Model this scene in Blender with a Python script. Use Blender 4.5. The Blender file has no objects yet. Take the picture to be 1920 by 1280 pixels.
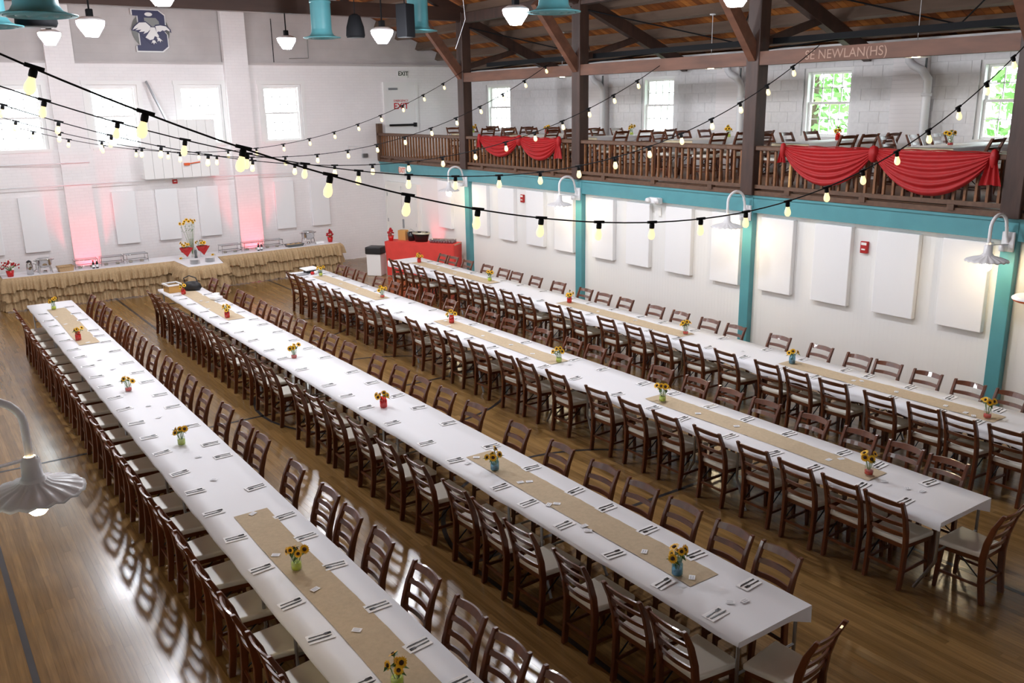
import bpy, bmesh, math, random
from mathutils import Vector, Matrix
random.seed(7)
PI = math.pi
scene = bpy.context.scene
COL = scene.collection

# ------------------------------------------------------------------ camera
F_PX = 1654.98
CAM_Z = 4.3
yaw, pitch, roll = math.radians(34.7945), math.radians(15.0066), math.radians(-0.9971)
fw = Vector((math.sin(yaw)*math.cos(pitch), math.cos(yaw)*math.cos(pitch), -math.sin(pitch)))
r0 = Vector((math.cos(yaw), -math.sin(yaw), 0)); u0 = r0.cross(fw)
rt = math.cos(roll)*r0 + math.sin(roll)*u0
up = -math.sin(roll)*r0 + math.cos(roll)*u0
cam_d = bpy.data.cameras.new('camera'); cam = bpy.data.objects.new('camera', cam_d); COL.objects.link(cam)
cam_d.sensor_width = 36; cam_d.lens = F_PX/1920*36; cam_d.clip_start = 0.05; cam_d.clip_end = 300
cam.matrix_world = Matrix(((rt.x, up.x, -fw.x, 0), (rt.y, up.y, -fw.y, 0), (rt.z, up.z, -fw.z, CAM_Z), (0, 0, 0, 1)))
scene.camera = cam
def proj(p):
    d = Vector(p)-Vector((0, 0, CAM_Z)); w = d.dot(fw)
    if w < .1: return None
    return 960+F_PX*d.dot(rt)/w, 640-F_PX*d.dot(up)/w

# ------------------------------------------------------------------ world, exposure
world = bpy.data.worlds.new('overcast_sky'); scene.world = world; world.use_nodes = True
bgn = world.node_tree.nodes['Background']
bgn.inputs[0].default_value = (0.90, 0.95, 1.0, 1); bgn.inputs[1].default_value = 7.0
vs = scene.view_settings
vs.view_transform = 'Standard'; vs.look = 'None'; vs.gamma = 1; vs.use_curve_mapping = False
vs.exposure = 1.12
scene.cycles.use_denoising = True
scene.cycles.max_bounces = 8; scene.cycles.diffuse_bounces = 5; scene.cycles.glossy_bounces = 3
scene.cycles.transparent_max_bounces = 12
scene.cycles.sample_clamp_indirect = 6

# ------------------------------------------------------------------ materials
def lin(c):
    return tuple((x/12.92 if x <= .04045 else ((x+.055)/1.055)**2.4) for x in (v/255 for v in c))
MATS = {}
def nodes(name):
    m = bpy.data.materials.new(name); m.use_nodes = True
    nt = m.node_tree; b = nt.nodes['Principled BSDF']; MATS[name] = m
    return m, nt, b
def mat(name, rgb, rough=.5, metal=0, noise=0, nscale=8, bump=0, bscale=40, spec=.5, coat=0, stretch=(1, 1, 1)):
    """plain principled surface; colour mottled and/or bumped by world-space noise"""
    m, nt, b = nodes(name); c = lin(rgb)
    b.inputs['Base Color'].default_value = (*c, 1); b.inputs['Roughness'].default_value = rough
    b.inputs['Metallic'].default_value = metal; b.inputs['Specular IOR Level'].default_value = spec
    b.inputs['Coat Weight'].default_value = coat
    if noise or bump:
        g = nt.nodes.new('ShaderNodeNewGeometry'); mp = nt.nodes.new('ShaderNodeMapping'); mp.inputs['Scale'].default_value = stretch
        nt.links.new(g.outputs['Position'], mp.inputs[0])
    if noise:
        n = nt.nodes.new('ShaderNodeTexNoise'); n.inputs['Scale'].default_value = nscale; n.inputs['Detail'].default_value = 5
        nt.links.new(mp.outputs[0], n.inputs['Vector'])
        r = nt.nodes.new('ShaderNodeValToRGB')
        r.color_ramp.elements[0].position = .3; r.color_ramp.elements[1].position = .7
        r.color_ramp.elements[0].color = (*[x*(1-noise) for x in c], 1); r.color_ramp.elements[1].color = (*[min(1, x*(1+noise)) for x in c], 1)
        nt.links.new(n.outputs[0], r.inputs[0]); nt.links.new(r.outputs[0], b.inputs['Base Color'])
    if bump:
        n2 = nt.nodes.new('ShaderNodeTexNoise'); n2.inputs['Scale'].default_value = bscale; n2.inputs['Detail'].default_value = 3
        nt.links.new(mp.outputs[0], n2.inputs['Vector'])
        bp = nt.nodes.new('ShaderNodeBump'); bp.inputs['Strength'].default_value = bump; bp.inputs['Distance'].default_value = .01
        nt.links.new(n2.outputs[0], bp.inputs['Height']); nt.links.new(bp.outputs[0], b.inputs['Normal'])
    return m
def emit(name, rgb, strength):
    m, nt, b = nodes(name)
    b.inputs['Base Color'].default_value = (*lin(rgb), 1)
    b.inputs['Emission Color'].default_value = (*lin(rgb), 1); b.inputs['Emission Strength'].default_value = strength
    return m
def glass(name, rgb, alpha, rough=.05):
    m = bpy.data.materials.new(name); m.use_nodes = True; nt = m.node_tree; nt.nodes.clear(); MATS[name] = m
    o = nt.nodes.new('ShaderNodeOutputMaterial'); t = nt.nodes.new('ShaderNodeBsdfTransparent'); t.inputs[0].default_value = (*lin(rgb), 1)
    g = nt.nodes.new('ShaderNodeBsdfGlossy'); g.inputs['Roughness'].default_value = rough
    mx = nt.nodes.new('ShaderNodeMixShader'); mx.inputs[0].default_value = alpha
    nt.links.new(t.outputs[0], mx.inputs[1]); nt.links.new(g.outputs[0], mx.inputs[2]); nt.links.new(mx.outputs[0], o.inputs[0])
    return m
def floor_mat(name, ca, cb, cc, rough):
    m, nt, b = nodes(name)
    at = nt.nodes.new('ShaderNodeAttribute'); at.attribute_name = 'tone'
    ramp = nt.nodes.new('ShaderNodeValToRGB'); e = ramp.color_ramp.elements
    e[0].color = (*lin(ca), 1); e[1].color = (*lin(cc), 1); k = e.new(.5); k.color = (*lin(cb), 1)
    nt.links.new(at.outputs['Fac'], ramp.inputs[0])
    g = nt.nodes.new('ShaderNodeNewGeometry'); mp = nt.nodes.new('ShaderNodeMapping'); mp.inputs['Scale'].default_value = (45, 2.2, 1)
    nt.links.new(g.outputs['Position'], mp.inputs[0])
    n = nt.nodes.new('ShaderNodeTexNoise'); n.inputs['Scale'].default_value = 1; n.inputs['Detail'].default_value = 6
    nt.links.new(mp.outputs[0], n.inputs['Vector'])
    mr = nt.nodes.new('ShaderNodeMapRange'); mr.inputs[1].default_value = .3; mr.inputs[2].default_value = .75; mr.inputs[3].default_value = .72; mr.inputs[4].default_value = 1.12
    nt.links.new(n.outputs[0], mr.inputs[0])
    mx = nt.nodes.new('ShaderNodeMix'); mx.data_type = 'RGBA'; mx.blend_type = 'MULTIPLY'; mx.inputs[0].default_value = 1
    nt.links.new(ramp.outputs[0], mx.inputs[6]); nt.links.new(mr.outputs[0], mx.inputs[7]); nt.links.new(mx.outputs[2], b.inputs['Base Color'])
    n3 = nt.nodes.new('ShaderNodeTexNoise'); n3.inputs['Scale'].default_value = 1.3; n3.inputs['Detail'].default_value = 4
    nt.links.new(g.outputs['Position'], n3.inputs['Vector'])
    mr2 = nt.nodes.new('ShaderNodeMapRange'); mr2.inputs[3].default_value = rough-.07; mr2.inputs[4].default_value = rough+.1
    nt.links.new(n3.outputs[0], mr2.inputs[0]); nt.links.new(mr2.outputs[0], b.inputs['Roughness'])
    return m
def brick_mat(name, rgb, sx, sz, axis, strength=.5, noise=.05):
    m, nt, b = nodes(name); c = lin(rgb); b.inputs['Roughness'].default_value = .45
    g = nt.nodes.new('ShaderNodeNewGeometry'); sp = nt.nodes.new('ShaderNodeSeparateXYZ'); cb = nt.nodes.new('ShaderNodeCombineXYZ')
    nt.links.new(g.outputs['Position'], sp.inputs[0]); nt.links.new(sp.outputs[axis], cb.inputs[0]); nt.links.new(sp.outputs[2], cb.inputs[1])
    br = nt.nodes.new('ShaderNodeTexBrick'); br.inputs['Scale'].default_value = 1; br.inputs['Brick Width'].default_value = sx; br.inputs['Row Height'].default_value = sz
    br.inputs['Mortar Size'].default_value = .006; br.inputs['Mortar Smooth'].default_value = .3
    for i, k in ((1, 1.0), (2, .98), (3, .94)): br.inputs[i].default_value = (*[x*k for x in c], 1)
    nt.links.new(cb.outputs[0], br.inputs['Vector'])
    n = nt.nodes.new('ShaderNodeTexNoise'); n.inputs['Scale'].default_value = 1.2; n.inputs['Detail'].default_value = 6
    nt.links.new(g.outputs['Position'], n.inputs['Vector'])
    mr = nt.nodes.new('ShaderNodeMapRange'); mr.inputs[1].default_value = .3; mr.inputs[2].default_value = .7; mr.inputs[3].default_value = 1-noise*2; mr.inputs[4].default_value = 1
    nt.links.new(n.outputs[0], mr.inputs[0])
    mx = nt.nodes.new('ShaderNodeMix'); mx.data_type = 'RGBA'; mx.blend_type = 'MULTIPLY'; mx.inputs[0].default_value = 1
    nt.links.new(br.outputs[0], mx.inputs[6]); nt.links.new(mr.outputs[0], mx.inputs[7]); nt.links.new(mx.outputs[2], b.inputs['Base Color'])
    bp = nt.nodes.new('ShaderNodeBump'); bp.inputs['Strength'].default_value = strength; bp.inputs['Distance'].default_value = .006; bp.invert = True
    nt.links.new(br.outputs[1], bp.inputs['Height']); nt.links.new(bp.outputs[0], b.inputs['Normal'])
    return m
def bead_mat(name, rgb, axis, pitch):
    m, nt, b = nodes(name); b.inputs['Base Color'].default_value = (*lin(rgb), 1); b.inputs['Roughness'].default_value = .45
    g = nt.nodes.new('ShaderNodeNewGeometry'); sp = nt.nodes.new('ShaderNodeSeparateXYZ'); nt.links.new(g.outputs['Position'], sp.inputs[0])
    mm = nt.nodes.new('ShaderNodeMath'); mm.operation = 'MULTIPLY'; mm.inputs[1].default_value = 1/pitch; nt.links.new(sp.outputs[axis], mm.inputs[0])
    fr = nt.nodes.new('ShaderNodeMath'); fr.operation = 'FRACT'; nt.links.new(mm.outputs[0], fr.inputs[0])
    gt = nt.nodes.new('ShaderNodeMath'); gt.operation = 'GREATER_THAN'; gt.inputs[1].default_value = .1; nt.links.new(fr.outputs[0], gt.inputs[0])
    bp = nt.nodes.new('ShaderNodeBump'); bp.inputs['Strength'].default_value = .5; bp.inputs['Distance'].default_value = .004
    nt.links.new(gt.outputs[0], bp.inputs['Height']); nt.links.new(bp.outputs[0], b.inputs['Normal'])
    return m
def burlap_mat(name, rgb, noise=.12):
    m = mat(name, rgb, .9, noise=noise, nscale=30, bump=.6, bscale=220, spec=.1)
    return m

floor_mat('floor_wood', (124, 94, 52), (138, 105, 60), (151, 117, 70), .21)
floor_mat('roof_wood', (120, 64, 24), (160, 92, 36), (196, 124, 56), .6)
mat('floor_joint', (46, 30, 16), .6)
mat('court_black', (38, 36, 38), .3)
brick_mat('white_brick', (244, 240, 240), .21, .072, 0, .35, .03)
brick_mat('grey_plaster', (203, 196, 194), .9, .21, 0, .15, .09)
bead_mat('white_beadboard', (238, 237, 234), 1, .075)
mat('white_block', (232, 231, 231), .5, noise=.04, nscale=14, bump=.15, bscale=60)
mat('block_joint', (222, 221, 221), .7)
mat('white_paint', (238, 237, 235), .4)
mat('panel_fabric', (240, 240, 241), .75, bump=.05, bscale=300)
mat('cream_door', (240, 238, 232), .45)
mat('teal_paint', (84, 150, 158), .4, noise=.06, nscale=3)
mat('teal_duct', (84, 150, 158), .4, noise=.05, nscale=5)
mat('teal_pale', (84, 150, 158), .4)
mat('dark_timber', (64, 42, 33), .55, noise=.3, nscale=9, bump=.2, bscale=25, stretch=(1, 1, .2))
mat('beam_timber', (104, 68, 51), .6, noise=.28, nscale=7, bump=.2, bscale=20, stretch=(1, .2, 1))
mat('chord_timber', (64, 42, 33), .6, noise=.2, nscale=6, stretch=(.2, 1, 1))
mat('purlin_timber', (104, 86, 73), .65, noise=.2, nscale=6, stretch=(1, .15, 1))
mat('rail_timber', (96, 68, 50), .5, noise=.25, nscale=12)
mat('baluster_timber', (126, 82, 48), .5, noise=.25, nscale=15)
mat('baluster_pale', (196, 152, 96), .5, noise=.15, nscale=15)
mat('chair_wood', (95, 49, 25), .28, noise=.25, nscale=14, coat=.2, stretch=(1, 1, .4))
mat('chair_vinyl', (228, 225, 214), .38, noise=.03, nscale=6)
mat('black_metal', (32, 32, 34), .4, metal=.6)
mat('steel', (170, 174, 178), .28, metal=.9)
mat('chrome', (205, 205, 205), .12, metal=1)
mat('cloth_white', (232, 232, 235), .5, bump=.25, bscale=5, stretch=(1, .35, 1))
mat('napkin_paper', (246, 246, 246), .8)
mat('black_plastic', (26, 26, 28), .25)
mat('card_paper', (240, 240, 242), .7)
mat('card_print', (180, 184, 190), .7)
burlap_mat('burlap', (206, 187, 158), .06)
burlap_mat('skirt_burlap', (188, 162, 126), .12)
mat('table_underside', (196, 182, 150), .6)
mat('petal_yellow', (250, 190, 20), .55, noise=.12, nscale=60)
mat('seed_brown', (58, 32, 14), .8)
mat('leaf_green', (72, 110, 48), .5, noise=.2, nscale=40)
mat('stem_green', (104, 140, 60), .5)
mat('water_red', (222, 40, 30), .15)
mat('water_green', (204, 222, 60), .15)
mat('water_blue', (150, 196, 214), .15)
glass('jar_clear', (250, 252, 250), .1)
glass('jar_red', (248, 150, 136), .1)
glass('jar_blue', (206, 230, 238), .12)
glass('window_glass', (222, 226, 226), .04)
glass('drink_glass', (240, 240, 240), .2)
mat('red_fabric', (164, 8, 14), .6, noise=.08, nscale=10)
mat('red_cloth', (226, 70, 62), .6, noise=.05, nscale=6)
mat('red_box', (176, 26, 24), .45)
mat('red_ceramic', (196, 28, 28), .3)
mat('white_enamel', (236, 236, 238), .3)
mat('white_flower', (244, 244, 240), .8)
mat('red_flower', (176, 24, 30), .7)
mat('wicker', (192, 160, 120), .7, noise=.2, nscale=60, bump=.6, bscale=120)
mat('grey_pot', (92, 96, 96), .45)
mat('black_soft', (28, 28, 30), .45, noise=.1, nscale=20)
mat('brown_card', (196, 150, 84), .7)
mat('aluminium', (186, 178, 160), .35, metal=.7, noise=.2, nscale=40)
mat('pipe_white', (228, 229, 231), .35)
mat('sign_white', (240, 240, 236), .5)
mat('sign_green', (34, 52, 38), .5)
mat('sign_red', (200, 30, 36), .5)
mat('sign_orange', (232, 120, 84), .5)
mat('chalk', (176, 146, 130), .9)
mat('cable_black', (20, 20, 22), .65, spec=.2)
mat('drink', (150, 128, 146), .2)
mat('navy', (44, 44, 84), .45)
mat('grey_disc', (140, 142, 140), .5)
mat('rim_orange', (224, 92, 34), .45)
mat('speaker_black', (20, 21, 24), .75, spec=.2)
mat('laptop_grey', (150, 150, 154), .4, metal=.3)
mat('tree_leaf', (96, 150, 60), .6, noise=.3, nscale=3)
mat('tree_bark', (90, 74, 58), .8)
mat('grass_ground', (120, 140, 92), .9, noise=.2, nscale=2)
emit('lamp_white', (246, 248, 255), 130)
emit('bulb_warm', (255, 232, 170), .6)
emit('globe_warm', (255, 232, 188), 30)

# ------------------------------------------------------------------ mesh builder
class MB:
    def __init__(s): s.v = []; s.f = []; s.sm = []
    def add(s, vs_, fs, smooth=False):
        n = len(s.v); s.v += [tuple(p) for p in vs_]; s.f += [tuple(i+n for i in q) for q in fs]; s.sm += [smooth]*len(fs); return s
    def box(s, c, d, rz=0, M=None):
        x, y, z = d[0]/2, d[1]/2, d[2]/2
        P = [Vector((a*x, b*y, e*z)) for a in (-1, 1) for b in (-1, 1) for e in (-1, 1)]
        R = M if M is not None else Matrix.Rotation(rz, 3, 'Z')
        P = [R @ p+Vector(c) for p in P]
        return s.add(P, [(0, 1, 3, 2), (4, 6, 7, 5), (0, 4, 5, 1), (2, 3, 7, 6), (0, 2, 6, 4), (1, 5, 7, 3)])
    def span(s, a, b):
        return s.box([(a[i]+b[i])/2 for i in range(3)], [abs(b[i]-a[i]) for i in range(3)])
    def beam(s, a, b, w, h, upv=(0, 0, 1)):
        a = Vector(a); b = Vector(b); d = (b-a); L = d.length; d.normalize()
        x = d.cross(Vector(upv)).normalized(); z = x.cross(d)
        return s.box((a+b)/2, (w, L, h), M=Matrix((x, d, z)).transposed())
    def tube(s, pts, r, n=8, cap=True):
        pts = [Vector(p) for p in pts]; rr = r if isinstance(r, (list, tuple)) else [r]*len(pts)
        V = []; F = []; prev = None
        for i, p in enumerate(pts):
            t = (pts[min(i+1, len(pts)-1)]-pts[max(i-1, 0)]).normalized()
            if prev is None:
                a = t.cross(Vector((0, 0, 1)))
                if a.length < .05: a = t.cross(Vector((1, 0, 0)))
                a.normalize()
            else:
                a = (prev-t*prev.dot(t)).normalized()
            prev = a; b = t.cross(a)
            for k in range(n):
                q = 2*PI*k/n; V.append(p+a*math.cos(q)*rr[i]+b*math.sin(q)*rr[i])
        for i in range(len(pts)-1):
            for k in range(n):
                F.append((i*n+k, i*n+(k+1) % n, (i+1)*n+(k+1) % n, (i+1)*n+k))
        s.add(V, F, True)
        if cap:
            m = len(pts)-1
            s.add(V[:n], [tuple(range(n))[::-1]]); s.add(V[m*n:], [tuple(range(n))])
        return s
    def lathe(s, prof, c=(0, 0, 0), n=16, M=None, wob=0, wn=0):
        V = []; F = []
        for r, z in prof:
            for k in range(n):
                q = 2*PI*k/n; rr = r*(1+wob*math.cos(wn*q))
                p = Vector((rr*math.cos(q), rr*math.sin(q), z))
                if M is not None: p = M @ p
                V.append(p+Vector(c))
        for i in range(len(prof)-1):
            for k in range(n): F.append((i*n+k, i*n+(k+1) % n, (i+1)*n+(k+1) % n, (i+1)*n+k))
        return s.add(V, F, True)
    def prism(s, poly, o, ex, ey, t):
        """2-D outline in the plane (ex, ey) at o, thickness vector t"""
        o = Vector(o); ex = Vector(ex); ey = Vector(ey); t = Vector(t); n = len(poly)
        A = [o+ex*x+ey*y for x, y in poly]; B = [p+t for p in A]
        return s.add(A+B, [tuple(range(n))[::-1], tuple(range(n, 2*n))]+[(i, (i+1) % n, n+(i+1) % n, n+i) for i in range(n)])
    def grid(s, nu, nv, fn, smooth=True):
        V = [fn(i/nu, j/nv) for i in range(nu+1) for j in range(nv+1)]
        return s.add(V, [(i*(nv+1)+j, (i+1)*(nv+1)+j, (i+1)*(nv+1)+j+1, i*(nv+1)+j+1) for i in range(nu) for j in range(nv)], smooth)
    def mesh(s, name, m, bevel=0, seg=2, smooth_all=False, fixn=True):
        me = bpy.data.meshes.new(name); me.from_pydata(s.v, [], s.f)
        me.polygons.foreach_set('use_smooth', [True]*len(s.f) if smooth_all else s.sm)
        if bevel or fixn:
            bm = bmesh.new(); bm.from_mesh(me)
            if fixn: bmesh.ops.recalc_face_normals(bm, faces=bm.faces)
            if bevel:
                bmesh.ops.bevel(bm, geom=bm.edges[:], offset=bevel, segments=seg, affect='EDGES', profile=.6, clamp_overlap=True)
                if smooth_all:
                    for f in bm.faces: f.smooth = True
            bm.to_mesh(me); bm.free()
        if m: me.materials.append(MATS[m])
        return me
    def build(s, name, m, parent=None, **k):
        return link(name, s.mesh(name, m, **k), parent)
def link(name, me, parent=None, loc=None):
    o = bpy.data.objects.new(name, me); COL.objects.link(o)
    if parent: o.parent = parent
    if loc: o.location = loc
    return o
def tag(o, label, cat, group=None):
    o['label'] = label; o['category'] = cat
    if group: o['group'] = group
    return o
def thing(name, label, cat, loc=(0, 0, 0), rz=0, group=None):
    o = bpy.data.objects.new(name, None); COL.objects.link(o); o.location = loc; o.rotation_euler = (0, 0, rz); o.empty_display_size = .1
    return tag(o, label, cat, group)
def struct(o, label=None, cat=None):
    o['kind'] = 'structure'
    if label: o['label'] = label
    if cat: o['category'] = cat
    return o
KIDS = {}
def kids(o):
    if o.name not in KIDS: KIDS[o.name] = [c for c in COL.objects if c.parent == o]
    return KIDS[o.name]
def dup(o, parent=None, loc=None, rz=None, label=None, group=None):
    c = o.copy(); COL.objects.link(c); c.parent = parent
    if loc is not None: c.location = loc
    if rz is not None: c.rotation_euler = (0, 0, rz)
    if label: c['label'] = label
    if group: c['group'] = group
    for k in kids(o): dup(k, c)
    return c
ORD = ['first', 'second', 'third', 'fourth', 'fifth', 'sixth', 'seventh', 'eighth', 'ninth', 'tenth', 'eleventh', 'twelfth', 'thirteenth', 'fourteenth', 'fifteenth',
       'sixteenth', 'seventeenth', 'eighteenth', 'nineteenth', 'twentieth', 'twenty-first', 'twenty-second', 'twenty-third', 'twenty-fourth', 'twenty-fifth']
def text_mesh(txt, size, m, depth=.002, extrude_bold=0):
    cu = bpy.data.curves.new('t', 'FONT'); cu.body = txt; cu.size = size; cu.extrude = depth; cu.align_x = 'CENTER'; cu.align_y = 'CENTER'; cu.offset = extrude_bold
    o = bpy.data.objects.new('t', cu); COL.objects.link(o)
    dg = bpy.context.evaluated_depsgraph_get(); me = bpy.data.meshes.new_from_object(o.evaluated_get(dg))
    bpy.data.objects.remove(o); me.materials.clear(); me.materials.append(MATS[m]); return me

# ------------------------------------------------------------------ layout constants (metres)
YF = 23.8      # far wall
XR = 11.95     # right wall / balcony front
XB = 15.0      # balcony back wall
XL = -0.15     # wall under the near balcony
YN = -2.0      # rear end
FB = 2.85      # balcony floor
COLY = [19.05, 14.6, 10.05, 5.7, 1.2]
XC = 5.9       # hall centre line
# ------------------------------------------------------------------ floor
def make_floor():
    base = MB(); base.span((XL, YN, -.06), (XR+.3, YF, -.018))
    fl = struct(base.build('floor', 'floor_joint'), 'glossy brown strip hardwood floor with black court lines', 'floor')
    W, L = .0635, 2.0
    cells = []
    ncol = int((XR-XL)/W)+1
    for i in range(ncol):
        x = XL+(i+.5)*W; off = random.random()*L; y = YN-L+off
        while y < YF:
            a, b = max(y, YN), min(y+L, YF)
            if b-a > .05: cells.append((x, a, b))
            y += L
    def vis(c):
        p = proj((c[0], min(max((c[1]+c[2])/2, 2), 30), 0))
        if p is None or not (-40 < p[0] < 1960 and 0 < p[1] < 1330): return 1e9
        return (c[0])**2+((c[1]+c[2])/2)**2
    cells.sort(key=vis)
    full = [c for c in cells if c[2]-c[1] > L-.01][:300]; fs = set(full); rest = [c for c in cells if c not in fs]
    def board(mb, x, a, b):
        mb.box((x, (a+b)/2, -.009), (W-.0007, b-a-.0008, .018))
    var = []
    for k in range(12):
        m = MB(); board(m, 0, -L/2, L/2); me = m.mesh('floor_board', 'floor_wood')
        at = me.attributes.new('tone', 'FLOAT', 'FACE'); at.data.foreach_set('value', [(k+.5)/12]*len(me.polygons)); var.append(me)
    for c in full: link('floor_board', random.choice(var), fl, (c[0], (c[1]+c[2])/2, 0))
    m = MB(); tones = []
    for c in rest: board(m, *c); tones += [random.random()]*6
    me = m.mesh('floor_boards', 'floor_wood', fixn=False)
    at = me.attributes.new('tone', 'FLOAT', 'FACE'); at.data.foreach_set('value', tones)
    o = link('floor_boards', me, fl); o['kind'] = 'stuff'
    def strip(a, b):
        a = Vector((*a, .0008)); b = Vector((*b, .0008)); MB().beam(a, b, .05, .0016).build('court_line', 'court_black', fl)
    def arc(cx, cy, r, a0, a1):
        n = 40; mb = MB()
        mb.grid(n, 1, lambda u, v: (cx+(r-.025+.05*v)*math.cos(a0+(a1-a0)*u), cy+(r-.025+.05*v)*math.sin(a0+(a1-a0)*u), .0016))
        mb.build('court_line', 'court_black', fl)
    strip((.33, YN), (.33, YF-.6)); strip((XR-.5, YN), (XR-.5, 18.5))
    for x in (4.03, 7.72): strip((x, 1.5), (x, 6.6)); strip((x, 17.4), (x, 23))
    strip((4.03, 6.6), (7.72, 6.6)); strip((4.03, 17.4), (7.72, 17.4)); strip((.33, 12.02), (XR-.5, 12.02))
    arc(5.87, 6.6, 1.83, 0, PI); arc(5.87, 17.4, 1.83, PI, 2*PI); arc(5.87, 12.02, 1.95, 0, 2*PI)
make_floor()

# ------------------------------------------------------------------ windows
def make_window(name, x0, x1, z0, z1, plane, axis, label, cols=4, rows=3):
    """double-hung window set in a wall. axis 'x': wall normal along y at plane; axis 'y': wall normal along x"""
    W, Hh = x1-x0, z1-z0
    root = bpy.data.objects.new(name, None); COL.objects.link(root); struct(root, label, 'window')
    if axis == 'x': root.location = (x0, plane, z0)
    else:
        root.location = (plane, x1, z0); root.rotation_euler = (0, 0, -PI/2)
    # local: x along width, y depth (positive = outside), z up
    fr = MB(); t = .07
    for a, b in (((0, -.03, 0), (t, .14, Hh)), ((W-t, -.03, 0), (W, .14, Hh)), ((t, -.03, Hh-t), (W-t, .14, Hh))): fr.span(a, b)
    fr.build('window_frame', 'white_paint', root)
    MB().span((-.03, -.08, -.04), (W+.03, .14, .03)).build('window_sill', 'white_paint', root)
    mid = Hh*.5
    for si, (za, zb, yy) in enumerate(((.03, mid+.02, .03), (mid-.02, Hh-t, .075))):
        sb = MB(); a, b = t, W-t; r = .045
        for p, q in (((a, yy, za), (a+r, yy+.04, zb)), ((b-r, yy, za), (b, yy+.04, zb)), ((a+r, yy, za), (b-r, yy+.04, za+r)), ((a+r, yy, zb-r), (b-r, yy+.04, zb))): sb.span(p, q)
        s_ = sb.build('sash', 'white_paint', root)
        ia, ib, ja, jb = a+r, b-r, za+r, zb-r
        for k in range(1, cols):
            x = ia+(ib-ia)*k/cols; MB().span((x-.008, yy+.006, ja), (x+.008, yy+.034, jb)).build('muntin', 'white_paint', s_)
        for k in range(1, rows):
            z = ja+(jb-ja)*k/rows; MB().span((ia, yy+.006, z-.008), (ib, yy+.034, z+.008)).build('muntin', 'white_paint', s_)
        pw, ph = (ib-ia)/cols, (jb-ja)/rows
        pm = MB().span((-pw/2+.008, 0, -ph/2+.008), (pw/2-.008, .004, ph/2-.008)).mesh('pane', 'window_glass')
        for i in range(cols):
            for j in range(rows): link('pane', pm, s_, (ia+pw*(i+.5), yy+.018, ja+ph*(j+.5)))

# ------------------------------------------------------------------ far wall
FWIN = [(2.0, 3.3), (4.28, 5.42), (6.4, 7.5), (8.56, 9.66)]
WZ0, WZ1 = 3.44, 4.93
def wall_cells(a0, a1, z0, z1, holes):
    """rectangles covering the wall minus its openings"""
    xs = sorted({a0, a1, *[h for q in holes for h in q[:2]]}); zs = sorted({z0, z1, *[h for q in holes for h in q[2:]]})
    for i in range(len(xs)-1):
        for j in range(len(zs)-1):
            cx, cz = (xs[i]+xs[i+1])/2, (zs[j]+zs[j+1])/2
            if any(q[0] < cx < q[1] and q[2] < cz < q[3] for q in holes): continue
            if xs[i] >= a0-1e-6 and xs[i+1] <= a1+1e-6: yield xs[i], xs[i+1], zs[j], zs[j+1]
def far_wall():
    w = MB()
    holes = [(a, b, WZ0, WZ1) for a, b in FWIN]
    for a, b, c, d in wall_cells(-3.2, XB+.3, 0, 5.47, holes): w.span((a, YF, c), (b, YF+.3, d))
    wall = struct(w.build('wall_far', 'white_brick'), 'white painted brick end wall with pilasters', 'wall')
    up_ = MB(); up_.prism([(-3.2, 5.47), (XB+.3, 5.47), (XC, 9.4)], (0, YF+.09, 0), (1, 0, 0), (0, 0, 1), (0, .2, 0))
    up_.build('gable_plaster', 'grey_plaster', wall)
    for a, b in ((3.47, 4.08), (7.6, 8.22)):
        p = MB(); p.span((a, YF-.14, 0), (b, YF+.02, 8.1)); p.build('pilaster', 'white_brick', wall)
    for a, b in FWIN:
        s = MB()
        s.span((a-.12, YF-.03, WZ1), (b+.12, YF+.02, WZ1+.1)); s.span((a-.1, YF-.025, WZ0), (a, YF+.02, WZ1)); s.span((b, YF-.025, WZ0), (b+.1, YF+.02, WZ1))
        s.build('window_casing', 'white_paint', wall)
    MB().span((-3, YF-.035, 5.42), (3.47, YF+.1, 5.48)).build('ledge', 'grey_plaster', wall)
    MB().span((4.08, YF-.035, 5.42), (7.6, YF+.1, 5.48)).build('ledge', 'grey_plaster', wall)
    MB().span((8.22, YF-.035, 5.42), (XB, YF+.1, 5.48)).build('ledge', 'grey_plaster', wall)
    # conduits
    MB().tube([(1.5, YF-.16, 2.62), (4.3, YF-.16, 2.62), (7.4, YF-.16, 2.62), (9.2, YF-.16, 2.6)], .014, 6).build('conduit', 'pipe_white', wall)
    MB().tube([(1.5, YF-.04, 3.1), (1.9, YF-.04, 3.14), (3.4, YF-.17, 3.14), (4.1, YF-.17, 3.14)], .014, 6).build('conduit', 'pipe_white', wall)
    MB().tube([(9.0, YF+.07, 6.6), (9.0, YF+.07, 5.5)], .01, 6).build('conduit', 'speaker_black', wall)
    MB().tube([(9.95, YF-.02, 6.1), (9.95, YF-.02, 5.62), (9.4, YF-.02, 5.6)], .012, 6).build('conduit', 'grey_disc', wall)
    for i, (a, b) in enumerate(FWIN):
        make_window('window_%d' % (i+1), a, b, WZ0, WZ1, YF+.06, 'x',
                    ['tall white double-hung window beyond the pink pilaster, bare brick below it', 'white double-hung window half hidden behind the wooden backboard, next to the pilaster',
                     'white double-hung window with its lower corner behind the wooden backboard', 'white double-hung window with clear wall all round, nearest the emergency door'][i])
far_wall()
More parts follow.
